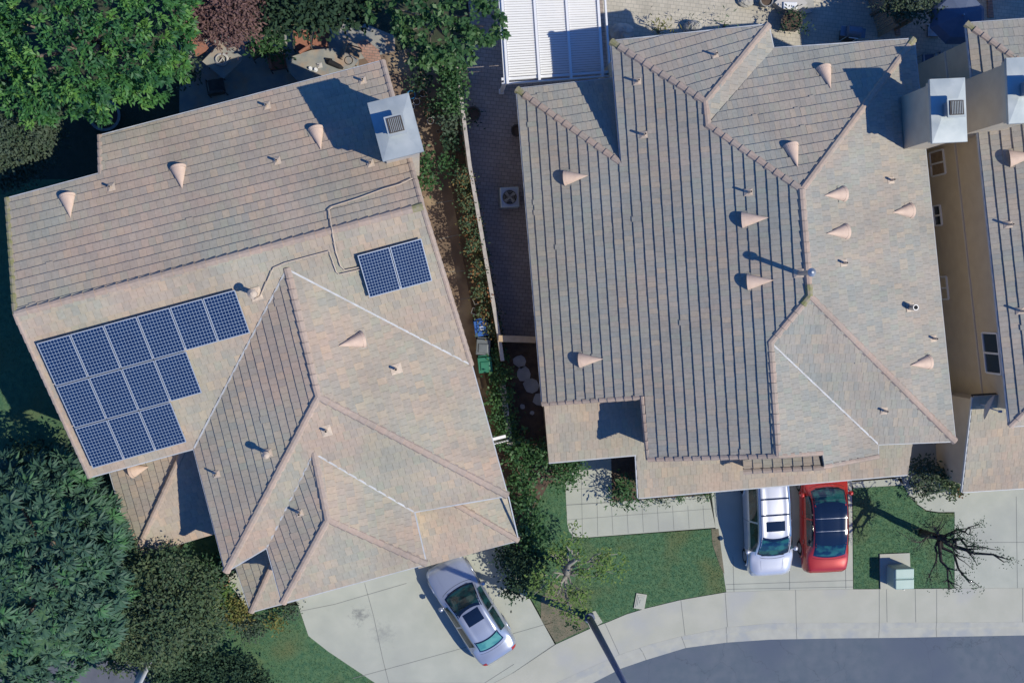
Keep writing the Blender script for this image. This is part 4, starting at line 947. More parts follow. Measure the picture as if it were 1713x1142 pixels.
# ================================================================== CARS
def paint(name, c, metal=.5, rough=.32):
    m = bpy.data.materials.new(name); m.use_nodes = True; b = m.node_tree.nodes['Principled BSDF']
    b.inputs['Base Color'].default_value = (*c, 1); b.inputs['Metallic'].default_value = metal; b.inputs['Roughness'].default_value = rough
    b.inputs['Coat Weight'].default_value = 1; b.inputs['Coat Roughness'].default_value = .05; return m
M['silver'] = paint('silver_blue_paint', (.38,.42,.51), .45, .30); M['pearl'] = paint('white_silver_paint', (.58,.60,.66), .35, .34); M['red'] = paint('red_paint', (.44,.028,.02), .2, .33)
M['blackgloss'] = paint('black_glass_roof', (.006,.012,.03), 0, .12)
def glassm(name, c, c2):
    m = mat(name, c, c2, 2.6, rough=.06, spec=.8, lo=.42, hi=.60, detail=2); return m
M['cglass'] = glassm('dark_car_glass', (.008,.018,.025), (.015,.06,.065)); M['tglass'] = glassm('teal_car_glass', (.005,.02,.05), (.02,.11,.11))
M['teal_lit'] = glassm('teal_rear_glass', (.05,.20,.20), (.10,.30,.27)); M['chrome'] = mat('chrome_trim', (.6,.62,.66), rough=.2, metal=.9); M['lamp_red'] = mat('tail_lens', (.35,.02,.02), rough=.15, spec=.6); M['lamp_clear'] = mat('head_lens', (.55,.58,.6), rough=.12, spec=.7)
def catmull(tab, x):
    xs = [r_[0] for r_ in tab]
    if x <= xs[0]: return np.array(tab[0][1:], float)
    if x >= xs[-1]: return np.array(tab[-1][1:], float)
    i = max(j for j in range(len(xs)) if xs[j] <= x); i = min(i, len(xs)-2)
    t = (x-xs[i])/(xs[i+1]-xs[i]); p1, p2 = np.array(tab[i][1:], float), np.array(tab[i+1][1:], float)
    def slope(j):
        if j <= 0 or j >= len(xs)-1: return (p2-p1)/(xs[i+1]-xs[i])*.6
        a = (np.array(tab[j][1:], float)-np.array(tab[j-1][1:], float))/(xs[j]-xs[j-1]); b = (np.array(tab[j+1][1:], float)-np.array(tab[j][1:], float))/(xs[j+1]-xs[j])
        return np.where(a*b > 0, 2*a*b/(a+b+1e-9), 0)
    h = xs[i+1]-xs[i]; m1, m2 = slope(i)*h, slope(i+1)*h
    return (2*t**3-3*t*t+1)*p1+(t**3-2*t*t+t)*m1+(-2*t**3+3*t*t)*p2+(t**3-t*t)*m2
def car(name, front, rear, zf, T, glass, body, label, cat, sunroof=None, rails=False, roofpanels=None, wind=(1.3,2.0), back=(3.6,4.05), side=(1.5,3.6), split=2.6, wheels=(.85,3.65), rearm='tglass', frontm='cglass', wide=1.0):
    """front/rear: ground pixels of the nose and tail centres; T: stations (x, zc, zr, yr, zb, yb, ym)"""
    A, B = P(*front, 0), P(*rear, 0); ax = (B-A).normalized(); L_ = T[-1][0]; o = (A+B)/2-ax*L_/2; sy = Vector((-ax.y, ax.x, 0))
    root = empty(name, (A+B)/2, label=label, cat=cat)
    def S(x, t):                       # t 0 centre .. 6 sill, sign = side
        sg = 1 if t >= 0 else -1; t = abs(t); zc, zr, yr, zb, yb, ym = catmull(T, x)
        c = [(0, zc), (.55*yr, zc-.18*(zc-zr)), (yr, zr), (yb, zb), (ym, zb*.70), (ym-.01, .36), (ym-.10, .20)]
        i = min(int(t), 5); f = t-i; p0, p1, p2, p3 = c[max(i-1, 0)] if i else (-c[1][0], c[1][1]), c[i], c[i+1], c[min(i+2, 6)]
        k = .5
        def cr(a, b, c_, d): return b+.5*f*(c_-a+f*(2*a-5*b+4*c_-d+f*(3*(b-c_)+d-a)))
        sharp = i in (2, 3)
        y = p1[0]+(p2[0]-p1[0])*f if sharp and False else cr(p0[0], p1[0], p2[0], p3[0]); z = cr(p0[1], p1[1], p2[1], p3[1])
        return o+ax*x+sy*(sg*y*wide)+Vector((0, 0, z))
    b = MB(); nx = 56; ts = [-6+12*i/48 for i in range(49)]; xs = [L_*(.5-.5*math.cos(math.pi*i/nx)) for i in range(nx+1)]
    vs = [S(x, t) for x in xs for t in ts]; n = len(ts)
    fs = [(i*n+j, i*n+j+1, (i+1)*n+j+1, (i+1)*n+j) for i in range(nx) for j in range(n-1)]
    fs += [tuple(range(n)), tuple(nx*n+j for j in range(n))[::-1]]
    b.add(vs, fs, 0); bo = b.build('body', body, root, smooth=True)
    def patch(nm, x0, x1, t0, t1, m, off=.008, nx_=10, nt=10, curve=0, parent=root, thick=False):
        q = MB(); vs = []
        for i in range(nx_+1):
            for j in range(nt+1):
                t = t0+(t1-t0)*j/nt; x = x0+(x1-x0)*i/nx_+curve*(abs(t)/2)**2
                p = S(x, t); du = S(x+.01, t)-S(x-.01, t); dv = S(x, t+.02)-S(x, t-.02); nn = du.cross(dv).normalized()
                if nn.dot(p-(o+ax*x+Vector((0,0,.5)))) < 0: nn = -nn
                vs.append(p+nn*off)
        k = nt+1; q.add(vs, [(i*k+j, i*k+j+1, (i+1)*k+j+1, (i+1)*k+j) for i in range(nx_) for j in range(nt)], 0)
        return q.build(nm, m, parent, smooth=True)
    patch('glass_seal', wind[0]-.02, wind[1]+.02, -1.93, 1.93, 'blackgloss', off=.005, curve=.16); patch('glass_seal', back[0]-.02, back[1]+.02, -1.88, 1.88, 'blackgloss', off=.005, curve=-.14)
    patch('windshield', wind[0]+.06, wind[1]-.10, -1.72, 1.72, frontm, off=.009, curve=.16)
    patch('rear_window', back[0]+.05, back[1]-.05, -1.68, 1.68, rearm, off=.009, curve=-.14)
    for sg in (1, -1):
        patch('side_window', side[0]+.12, split-.04, sg*2.22, sg*2.92, 'cglass', off=.01)
        patch('side_window', split+.04, side[1], sg*2.22, sg*2.92, 'cglass', off=.01)
        patch('door_seam', split-.006, split+.006, sg*2.95, sg*5.6, 'black', off=.004, nx_=1); patch('door_seam', side[0]-.02, side[0]-.008, sg*3.0, sg*5.6, 'black', off=.004, nx_=1)
        patch('door_handle', split-.30, split-.12, sg*3.5, sg*3.62, 'chrome', off=.03, nx_=2, nt=1); patch('door_handle', side[1]-.22, side[1]-.04, sg*3.5, sg*3.62, 'chrome', off=.03, nx_=2, nt=1)
        patch('headlight', .06, .26, sg*2.5, sg*3.5, 'lamp_clear', off=.006); patch('taillight', L_-.22, L_-.03, sg*2.0, sg*3.3, 'lamp_red', off=.008)
        patch('trim_strip', side[0]-.05, side[1]+.05, sg*2.12, sg*2.18, 'chrome' if not roofpanels else 'blackgloss', off=.014, nt=1, nx_=16)
        mc = S(side[0]+.10, sg*3.0)+sy*sg*.12; m_ = MB(); m_.tube([S(side[0]+.1, sg*3.0)-sy*sg*.03+Vector((0,0,.02)), mc], .03, 6)
        vs = []
        m_.tube([mc+ax*.07+sy*sg*.02-Vector((0,0,.02)), mc+ax*.02+Vector((0,0,.03)), mc-ax*.05+Vector((0,0,.02)), mc-ax*.09], [.07,.105,.09,.03], 12); m_.build('mirror', body, root, smooth=True)
        for wx in wheels:
            zc, zr, yr, zb, yb, ym = catmull(T, wx); c = o+ax*wx+sy*sg*(ym*wide-.10)+Vector((0,0,.33)); q = MB()
            q.tube([c-sy*sg*.11, c-sy*sg*.09, c+sy*sg*.09, c+sy*sg*.115], [.30,.33,.33,.29], 24); wo_ = q.build('wheel', 'rubber', root, smooth=False)
            q = MB(); q.tube([c+sy*sg*.10, c+sy*sg*.122], [.22,.20], 20); q.build('rim', 'steel', wo_)
            q = MB(); pts = [c+sy*sg*.10+ax*math.cos(a)*.39+Vector((0,0,math.sin(a)*.39)) for a in [math.pi*i/12 for i in range(13)]]; q.tube(pts, .035, 6); q.build('wheel_arch', body, root, smooth=True)
    patch('hood_seam', wind[0]-.14, wind[0]-.125, -2.0, 2.0, 'black', off=.003, nx_=1, curve=.14); patch('trunk_seam', back[1]+.10, back[1]+.112, -1.9, 1.9, 'black', off=.003, nx_=1, curve=-.1)
    for sg in (1, -1):
        patch('hood_crease', .35, wind[0]-.2, sg*1.25, sg*1.32, body, off=.012, nt=1); patch('wiper', wind[0]+.03, wind[0]+.06, sg*.15, sg*1.3, 'black', off=.03, nx_=1)
    if sunroof: patch('sunroof', sunroof[0], sunroof[1], -1.15, 1.15, 'blackgloss', off=.007)
    if roofpanels:
        patch('roof_glass_base', wind[1]-.04, back[0]+.04, -1.93, 1.93, 'blackgloss', off=.0065)
        for a, c in roofpanels[1:]: patch('roof_divider', a-.02, a-.004, -1.85, 1.85, 'chrome', off=.013, nx_=1)
        for a, c in roofpanels: patch('roof_panel', a+.01, c, -1.88, 1.88, 'blackgloss', off=.009)
    if rails:
        for sg in (1, -1): patch('roof_rail', wind[1]+.1, back[0]-.1, sg*1.78, sg*1.9, 'chrome', off=.05, nt=1)
        for x in rails: patch('roof_bar', x, x+.05, -1.8, 1.8, 'blackgloss', off=.04, nx_=1)
    # grille, plate holder
    patch('bumper', L_-.05, L_-.02, -2.6, 2.6, body, off=.05, nx_=2)
    return root
sedan = [(0,.52,.50,.42,.46,.52,.56),(.06,.66,.63,.52,.56,.70,.72),(.25,.76,.73,.60,.64,.80,.82),(.7,.85,.81,.64,.72,.86,.88),(1.28,.95,.91,.67,.86,.87,.90),(1.7,1.20,1.15,.62,.90,.86,.91),(2.05,1.39,1.34,.57,.92,.85,.91),
         (2.5,1.45,1.40,.56,.93,.85,.91),(3.1,1.44,1.39,.56,.95,.85,.91),(3.55,1.36,1.31,.55,.96,.84,.91),(3.85,1.20,1.15,.57,.98,.83,.90),(4.1,1.07,1.03,.61,.96,.82,.89),(4.4,1.04,1.0,.60,.92,.79,.87),(4.62,.97,.93,.58,.82,.73,.80),(4.72,.80,.76,.54,.66,.64,.70),(4.75,.6,.58,.5,.52,.56,.6)]
suv = [(0,.62,.60,.45,.52,.58,.62),(.06,.82,.79,.56,.66,.76,.80),(.25,.96,.93,.64,.78,.86,.90),(.6,1.03,1.0,.68,.88,.92,.95),(.92,1.10,1.06,.70,1.0,.93,.96),(1.3,1.38,1.33,.68,1.04,.92,.97),(1.72,1.64,1.59,.65,1.06,.92,.97),
         (2.2,1.72,1.67,.65,1.07,.92,.97),(3.2,1.74,1.69,.65,1.08,.92,.97),(4.0,1.70,1.65,.64,1.08,.91,.96),(4.4,1.55,1.50,.66,1.05,.89,.95),(4.68,1.15,1.11,.70,.95,.85,.90),(4.76,.9,.86,.66,.76,.78,.84),(4.80,.6,.58,.6,.5,.7,.76)]
hatch = [(0,.52,.50,.42,.46,.52,.56),(.06,.68,.65,.52,.58,.70,.74),(.25,.80,.77,.62,.68,.82,.85),(.55,.92,.88,.66,.80,.86,.89),(.80,1.0,.96,.69,.90,.87,.90),(1.2,1.26,1.21,.68,.94,.86,.91),(1.55,1.42,1.37,.67,.96,.85,.91),
         (2.0,1.48,1.43,.66,.97,.85,.91),(2.7,1.48,1.43,.65,.98,.85,.91),(3.2,1.41,1.36,.65,.99,.84,.91),(3.6,1.24,1.19,.66,1.0,.83,.90),(3.85,1.10,1.06,.67,.98,.82,.89),(4.36,1.02,.98,.66,.88,.78,.86),(4.54,.84,.80,.60,.70,.7,.78),(4.60,.6,.58,.54,.54,.6,.66)]
car('parked_car', (743,942), (831,1082), 0, sedan, None, 'silver', 'silver-blue sedan with a dark sunroof, parked askew on the left drive', 'car', sunroof=(2.18,2.74), wind=(1.2,2.05), back=(3.55,4.05), wide=1.04, rearm='teal_lit')
car('parked_car', (1279,947), (1272,781), 0, suv, None, 'pearl', 'white people carrier with roof bars, left of the red car', 'car', sunroof=(2.14,2.56), rails=(2.80,3.48), wind=(.98,1.80), back=(4.15,4.6), side=(1.1,4.1), split=2.5, wheels=(.85,3.85), frontm='tglass')
car('parked_car', (1368,772), (1371,954), 0, hatch, None, 'red', 'red hatchback with a black glass roof, right of the white people carrier', 'car', roofpanels=((1.58,2.08),(2.10,2.62),(2.64,3.16)), wind=(.85,1.5), back=(3.22,3.82), side=(1.05,3.3), split=2.15, wide=1.10, wheels=(.8,3.55), frontm='tglass', rearm='tglass')

# ================================================================== SMALL THINGS
# white patio cover (louvred, four posts)
pc = empty('patio_cover', P(925,70,0), label='white louvred patio cover with three roof panels beside the wide tiled roof', cat='patio cover')
zc = 2.25; TLp, TRp, BLp, BRp = P(832,-70,zc), P(1000,-70,zc), P(846,140,zc), P(1013,128,zc)
def bil(u, v, dz=0): return TLp.lerp(TRp, u).lerp(BLp.lerp(BRp, u), v)+Vector((0,0,dz))
for k in range(3):
    b = MB(); u0, u1 = .035+k/3*.95, (k+1)/3*.95+.012
    for i in range(48):
        v = i/48*.955; p0, p1, q0, q1 = bil(u0, v, .125), bil(u1, v, .125), bil(u0, v+.0140, .07), bil(u1, v+.0140, .07)
        b.add([p0, q0, q1, p1, p0-Vector((0,0,.02)), q0-Vector((0,0,.02)), q1-Vector((0,0,.02)), p1-Vector((0,0,.02))], [(0,1,2,3),(4,7,6,5),(0,4,5,1),(2,6,7,3),(1,5,6,2),(0,3,7,4)])
    b.build('louvre_panel', 'white', pc)
b = MB()
for k in range(4): b.beam(bil(k/3*.95+.018, -.02, .08), bil(k/3*.95+.018, 1.01, .08), .10, .16)
b.beam(bil(-.04, .965, -.02), bil(1.06, .965, -.02), .10, .18); b.beam(bil(-.04, 1.0, -.02), bil(1.06, 1.0, -.02), .06, .18); b.beam(bil(1.045, -.05, .0), bil(1.045, 1.0, .0), .07, .16); b.beam(bil(0.0, -.05, .0), bil(0.0, 1.0, .0), .14, .16)
b.build('beam', 'white', pc)
for u, v in ((.0,.98),(1.0,.98),(.0,.05),(1.0,.05)):
    p = bil(u, v); b = MB(); b.box((p.x, p.y, 1.08), (.14,.14,2.15)); b.box((p.x, p.y, .06), (.2,.2,.12)); b.build('post', 'white', pc)
# block wall with pale cap between the gardens
def wall_run(name, px, h, th, m, label, cap='stucco_light', cat='wall'):
    root = empty(name, P(*px[0], 0), label=label, cat=cat); b = MB(); c = MB()
    for p, q in zip(px, px[1:]):
        a, e = P(*p, 0), P(*q, 0); b.beam(a+Vector((0,0,h/2-.02)), e+Vector((0,0,h/2-.02)), th, h-.04); c.beam(a+Vector((0,0,h)), e+Vector((0,0,h)), th+.05, .08)
    b.build('wall', m, root); c.build('coping', cap, root); return root
wall_run('garden_wall', [(762,120),(783,285),(803,400),(831,565),(836,600)], 1.5, .10, 'blockwall', 'long block wall with a pale coping between the two side yards', 'coping')
wall_run('garden_wall', [(838,640),(850,740)], .9, .18, 'boulder', 'short grey stone wall end beside the hedge behind the bins')
r_ = empty('gate', P(865,566,0), label='tan wooden gate closing the paved side yard', cat='gate'); b = MB()
a, e = P(834,566,1.7), P(896,568,1.7); b.beam(a, e, .26, .07); b.build('top_rail', 'tanwood', r_)
b = MB()
for i in range(12):
    p = a.lerp(e, (i+.5)/12); b.box((p.x, p.y-.03, .86), (.11,.03,1.6))
b.build('gate_panel', 'wood', r_)
# bins
def bin_(px, mname, c, rz, label):
    p = P(*px, 0); root = empty('wheelie_bin', p, rz, label=label, cat='bin', group='bins beside the hedge'); M[mname] = mat(mname, c, tuple(x*.8 for x in c), 4, rough=.45, spec=.5)
    b = MB(); b.box((0,0,.5), (.44,.50,.92), top=1.22); o = b.build('body', mname, root, world=False); bevel(o, .04)
    b = MB(); b.box((0,-.02,1.0), (.60,.66,.06), top=.94); b.box((0,-.06,1.05), (.44,.40,.05), top=.85); o = b.build('lid', mname, root, world=False); bevel(o, .02)
    b = MB(); b.tube([(-.25,.36,.98),(.25,.36,.98)], .025, 8); b.build('handle', mname, root, world=False)
    for s_ in (-1, 1):
        b = MB(); b.tube([(s_*.2,.27,.12),(s_*.27,.27,.12)], .12, 14); b.build('wheel', 'rubber', root, world=False)
    return root
bb_ = bin_((803,547), 'blue_plastic', (.03,.12,.42), math.radians(8), 'blue wheelie bin with a worn white stamp, nearest the gate')
b = MB()
for y, w_ in ((.02,.16),(-.06,.22),(-.10,.12)): b.add([(-w_/2,y,1.0795),(w_/2,y,1.0795),(w_/2,y+.028,1.0795),(-w_/2,y+.028,1.0795)], [(0,1,2,3)])
b.build('stamp', 'white', bb_, world=False)
bin_((806,578), 'grey_plastic', (.13,.15,.16), math.radians(-4), 'grey wheelie bin between the blue and the green one')
bin_((809,607), 'green_plastic', (.02,.17,.10), math.radians(6), 'green wheelie bin, lowest of the three')
# cooling unit
def ac(px, label):
    p = P(*px, 0); root = empty('cooling_unit', p, math.radians(3), label=label, cat='air conditioner'); b = MB(); b.box((0,0,.43), (.80,.84,.78)); o = b.build('housing', 'galv', root, world=False); bevel(o, .05)
    b = MB(); b.lathe((0,0,.822), [(.36,0),(.36,.035),(.31,.035),(.31,.0)], 28); b.build('fan_ring', 'steel', root, world=False)
    b = MB(); b.lathe((0,0,.824), [(.30,0),(.001,0)], 24); b.build('fan_opening', 'black', root, world=False)
    b = MB()
    for k in range(4):
        a = k*math.pi/2+.4; b.add([(.05*math.cos(a),.05*math.sin(a),.84),(.28*math.cos(a),.28*math.sin(a),.835),(.26*math.cos(a+.55),.26*math.sin(a+.55),.85),(.06*math.cos(a+1),.06*math.sin(a+1),.845)], [(0,1,2,3)])
    b.lathe((0,0,.835), [(.001,.03),(.07,.02),(.07,0)], 14); b.build('fan', 'greypot', root, world=False)
    b = MB()
    for r in (.1,.16,.22,.28): b.tube([(r*math.cos(t), r*math.sin(t), .87) for t in [i*math.pi/12 for i in range(25)]], .006, 4)
    b.build('grille', 'steel', root, world=False); return root
ac((850,333), 'pale cooling unit with a round fan on the dark side yard pavers')
# pots and potted plants
def pot(px, r, h, m, label, plant=None, cat='pot', group='garden pots', name='plant_pot', z=0, pr=.35):
    p = P(*px, z); root = empty(name, p, label=label, cat=cat, group=group); b = MB()
    b.lathe((0,0,0), [(r*.001,.005),(r*.72,.005),(r*.9,h*.6),(r,h*.93),(r*1.04,h),(r*.86,h),(r*.84,h*.86)], 22); b.build('pot', m, root, world=False, smooth=False)
    b = MB(); b.lathe((0,0,h*.86), [(r*.85,0),(.001,.01)], 18); b.build('potting_soil', 'soil', root, world=False)
    if plant:
        A = crown([((p.x, p.y, z+h+pr*.4), (pr, pr, pr*.7))], 22, 9, .17, .06, (0,1), 'loose', .6, -.1); leaf_mesh('foliage', A[0], A[1], A[2], A[3], plant, root, .15, A[4])
    return root
pot((791,193), .29, .45, 'darkpot', 'round dark pot with a spiky plant on the side yard pavers', 'leaf_dark', pr=.28)
pot((863,222), .25, .6, 'darkpot', 'dark round pot against the wall of the wide-roofed house', None)
pot((688,161), .17, .3, mat('blue_tub', (.03,.20,.42), rough=.4), 'blue round tub beside the chimney', None)
M['whitering'] = mat('pale_pot', (.50,.48,.45), rough=.6)
pot((707,158), .15, .25, 'whitering', 'pale ring-rimmed pot nearest the hedge, next to the blue tub', None); pot((697,172), .14, .25, 'whitering', 'pale ring-rimmed pot just below the blue tub', None)
pot((689,180), .12, .2, 'whitering', 'smallest pale pot, touching the chimney cap in view', None); pot((720,204), .14, .25, 'whitering', 'pale pot alone on the brown path right of the chimney', None); pot((733,221), .08, .2, 'greypot', 'small grey jar right of the chimney', None)
pot((740,229), .15, .28, 'terracotta', 'square-looking tan pot lowest in the group by the chimney', None)
pot((180,196), .62, .5, 'greypot', 'large grey bowl planter in the shade above the recessed eave', None); pot((173,193), .2, .75, 'greypot', 'small grey pot standing inside the large bowl planter', None); pot((188,203), .14, .7, 'greypot', 'tiny grey pot at the rim of the large bowl planter', None)
pot((377,968), .22, .35, 'terracotta', 'terracotta pot beside the side path', 'leaf_mid', pr=.2)
pot((1277,5), .28, .45, 'greypot', 'grey round pot at the top of the sunny patio', None)
pot((1318,40), .45, .5, 'darkpot', 'dark bushy potted plant in the shade by the roof notch', 'leaf_dark', pr=.5)
# frames on the path
def crate(px, rz, label):
    p = P(*px, 0); root = empty('wire_frame', p, rz, label=label, cat='wire frame', group='white wire frames'); b = MB()
    for z in (.02, .28):
        q = [(-.15,-.12,z),(.15,-.12,z),(.17,0,z),(.15,.12,z),(-.15,.12,z),(-.15,-.12,z)]; b.tube(q, .014, 6)
    for x, y in ((-.15,-.12),(.15,-.12),(.15,.12),(-.15,.12)): b.tube([(x,y,.02),(x,y,.28)], .012, 6)
    b.build('wire_cage', 'white', root, world=False)
crate((798,503), .4, 'white wire frame farther up the path from the blue bin'); crate((795,521), -.3, 'white wire frame just above the blue bin')
# stepping stones
for i, (x, y, r) in enumerate(((870,604,.30),(876,625,.32),(888,645,.34),(902,668,.3),(874,680,.12),(890,690,.10))):
    b = MB(); c = P(x, y, 0); pts = [(c.x+r*random.uniform(.8,1.1)*math.cos(t), c.y+r*random.uniform(.8,1.1)*math.sin(t)) for t in [k*2*math.pi/9 for k in range(9)]]
    b.prism(pts, -.01, .035); o = b.build('stepping_stone', mat('pale_flagstone', (.42,.42,.42), (.34,.34,.33), 3) if i == 0 else bpy.data.materials['pale_flagstone'])
    tag(o, ('topmost stepping stone in the dark bed below the gate','second stepping stone down from the gate','third stepping stone down, the largest in the bed','lowest large stepping stone, at the eave','small pale stone left of the lowest stepping stone','smallest pale stone in the dark bed')[i], 'stepping stone', 'stones in the dark bed')
# planks on the path by the bins
for x0, y0, x1, y1, lb in ((818,652,827,676,'white-washed board leaning along the path below the bins'),(800,632,804,650,'short pale pipe piece against the eave below the valley')):
    b = MB(); b.beam(P(x0,y0,.1), P(x1,y1,.1), .10, .05); b.beam(P(x0,y0,.05)+Vector((.02,0,0)), P(x1,y1,.05)+Vector((.03,0,0)), .07, .04); tag(b.build('board', 'tanwood'), lb, 'board')
# white gate frame at x~835,y~730
r_ = empty('gate', P(838,731,0), label='white gate closing the passage beside the left garage', cat='gate'); b = MB(); b.beam(P(822,735,1.5), P(846,729,1.5), .12, .08); b.build('top_rail', 'white', r_)
b = MB(); a, e = P(822,735,0), P(846,729,0)
for i in range(6):
    p = a.lerp(e, (i+.5)/6); b.box((p.x, p.y, .75), (.08,.03,1.4))
b.build('gate_panel', 'white', r_)
# downpipe bits
# transformer cabinet
c = P(1497,960,0); root = empty('utility_cabinet', c, math.radians(1), label='pale green utility cabinet on its concrete pad at the pavement', cat='utility cabinet')
M['cabgreen'] = mat('pale_green_enamel', (.28,.42,.38), (.33,.46,.42), 2, rough=.45, spec=.5)
b = MB(); b.box((.02,.02,.45), (.88,.90,.86)); o = b.build('cabinet_body', 'cabgreen', root, world=False); bevel(o, .10, 4)
b = MB(); b.box((.02,.26,.90), (.86,.44,.06), top=.94); b.box((.02,-.20,.90), (.86,.44,.06), top=.94); o = b.build('lid', 'cabgreen', root, world=False); bevel(o, .03, 3)
b = MB(); b.box((.0,-.45,.55), (.03,.02,.7)); b.box((.12,-.46,.5), (.05,.03,.12)); b.build('door_handle', 'steel', root, world=False)
px = [(1471,926),(1521,924),(1523,984),(1472,984)]; b = MB(); b.prism([P(x,y,0)[:2] for x,y in px], -.05, .06); o = b.build('concrete_pad', 'concrete2'); tag(o, 'square concrete pad under the pale green utility cabinet', 'pad')
# valve cover
c = P(1071,1005,0); root = empty('valve_cover', c, math.radians(-10), label='rectangular concrete meter cover set in the lawn edge', cat='meter cover'); b = MB(); b.box((0,0,.01), (.46,.66,.06)); b.build('frame', 'concrete2', root, world=False)
b = MB(); b.box((0,0,.045), (.34,.52,.02)); b.box((0,0,.062), (.22,.36,.012)); b.box((0,0,.075), (.06,.16,.014)); b.build('lid', 'concrete', root, world=False)
# street lamps
def lamp(base, top, h, r0, r1, m, label, arm, pad=None):
    A = P(*base, 0); B = P(*top, h); root = empty('street_lamp', A, label=label, cat='street lamp'); b = MB()
    b.tube([A, A+Vector((0,0,.28))], [r0*1.7, r0*1.5], 8); b.build('base', m, root)
    b = MB(); b.tube([A.lerp(B, t) for t in (0,.3,.6,1)], [r0, r0*.85+r1*.15, (r0+r1)/2, r1], 12); b.build('pole', m, root, smooth=True)
    b = MB(); b.lathe(B, [(r1,-.05),(r1*1.8,.02),(r1*2.0,.25),(r1*1.2,.42),(.001,.5)], 14); b.build('lamp_head', m, root, smooth=True)
    return root
lb = P(985,1031,0); vt = lb.copy(); k = 45/(45-8.3); lamp((985,1031), (700+(985-700)*k, 500+(1031-500)*k), 8.3, .15, .10, 'lamp_blue', 'tall blue-grey street lamp pole at the pavement edge, bottom centre', (.2,-1,0))
b = MB(); b.prism([P(x,y,0)[:2] for x,y in ((976,1026),(996,1021),(1008,1040),(988,1052))], -.1, .014); tag(b.build('concrete_pad', 'concrete2'), 'small concrete pad around the foot of the blue-grey street lamp', 'pad')
lamp((256,1088), (205,1196), 7.5, .17, .12, 'whitepole' if 'whitepole' in M else 'white', 'white street lamp pole in the hedge at the bottom left', (.6,-.8,0))

# ---------------------------------------------------------------- back garden furniture (house 1)
def table(px, z, poly_px, label, m='stone', group='stone tables'):
    c = P(*px, 0); root = empty('table', c, label=label, cat='table', group=group); b = MB(); b.prism([P(x,y,z)[:2] for x,y in poly_px], z-.06, z); o = b.build('tabletop', m, root); bevel(o, .015)
    b = MB(); b.box((c.x, c.y, (z-.06)/2), (.6,.6,z-.06), .6); b.build('pedestal', 'darkpot', root); return root
table((372,105), .75, [(338,103),(369,72),(406,95),(404,103),(374,132)], 'diamond flagstone table with a wreath on it, beside the rust bench')
table((507,118), .75, [(478,98),(521,84),(566,80),(600,100),(592,112),(500,138),(484,122)], 'wide flagstone table under the roof edge, set with candles')
c = P(371,100,.75); b = MB()
for k in range(3): b.tube([(c.x+(.26-.02*k)*math.cos(t), c.y+(.24-.03*k)*math.sin(t), .775+.03*k) for t in [i*math.pi/12 for i in range(25)]], .022, 6)
b.tube([(c.x-.1,c.y-.12,.78),(c.x+.05,c.y+.05,.85),(c.x+.12,c.y-.1,.78)], .03, 6); tag(b.build('wreath', 'whitering'), 'pale twisted wreath lying on the diamond table', 'wreath')
def seat(px, rz, label, w_=.62, m='rust'):
    c = P(*px, 0); root = empty('patio_chair', c, rz, label=label, cat='chair', group='rust cushioned patio chairs'); b = MB(); b.box((0,0,.40), (w_,.58,.10)); o = b.build('seat', m, root, world=False); bevel(o, .03)
    b = MB(); b.box((0,.32,.66), (w_,.10,.56)); o = b.build('backrest', m, root, world=False); bevel(o, .03)
    for s_ in (-1, 1):
        b = MB(); b.tube([(s_*(w_/2+.04),-.28,.02),(s_*(w_/2+.04),-.28,.6),(s_*(w_/2+.04),.33,.62),(s_*(w_/2+.04),.33,.02)], .025, 6); b.build('armrest', 'darkpot', root, world=False)
    return root
seat((508,75), math.radians(5), 'rust patio chair above the wide table, left of the other'); seat((538,70), math.radians(-10), 'rust patio chair in shade above the wide table, right of its twin')
seat((520,102), math.radians(35), 'rust patio chair drawn up over the wide table edge', .5); seat((431,88), math.radians(-60), 'rust patio chair between the two flagstone tables'); seat((590,98), math.radians(75), 'brown-framed chair at the right end of the wide table', .66, 'wood')
seat((365,148), math.radians(190), 'dark shaded chair below the diamond table', .6, 'darkpot'); seat((468,108), math.radians(100), 'shaded rust chair left of the wide table', .6)
c = P(585,107,0); pot((585,108), .17, .75, mat('rose_pot', (.35,.22,.20), (.28,.18,.17), 6), 'dusty pink round pot beside the brown-framed chair', None)
# curved bench
b = MB(); cc = P(352,62,0); pts_o = [P(x,y,.45) for x,y in ((316,56),(322,76),(326,92))]; 
root = empty('curved_bench', P(331,76,0), label='curved bench with a rust seat beside the diamond table', cat='bench'); b.prism([P(x,y,.45)[:2] for x,y in ((316,57),(334,57),(340,68),(349,80),(344,86),(327,95))], .32, .45); o = b.build('seat', 'rust', root); bevel(o, .02)
b = MB(); ps = [P(x,y,0) for x,y in ((315,58),(319,78),(327,95))]
for p, q in zip(ps, ps[1:]): b.beam(p+Vector((0,0,.16)), q+Vector((0,0,.16)), .08, .32); b.beam(p+Vector((0,0,.62)), q+Vector((0,0,.62)), .08, .4)
b.build('backrest', 'stone', root); b = MB(); b.prism([P(x,y,0)[:2] for x,y in ((320,62),(333,62),(342,80),(329,90))], 0, .30); b.build('base', 'stone', root)
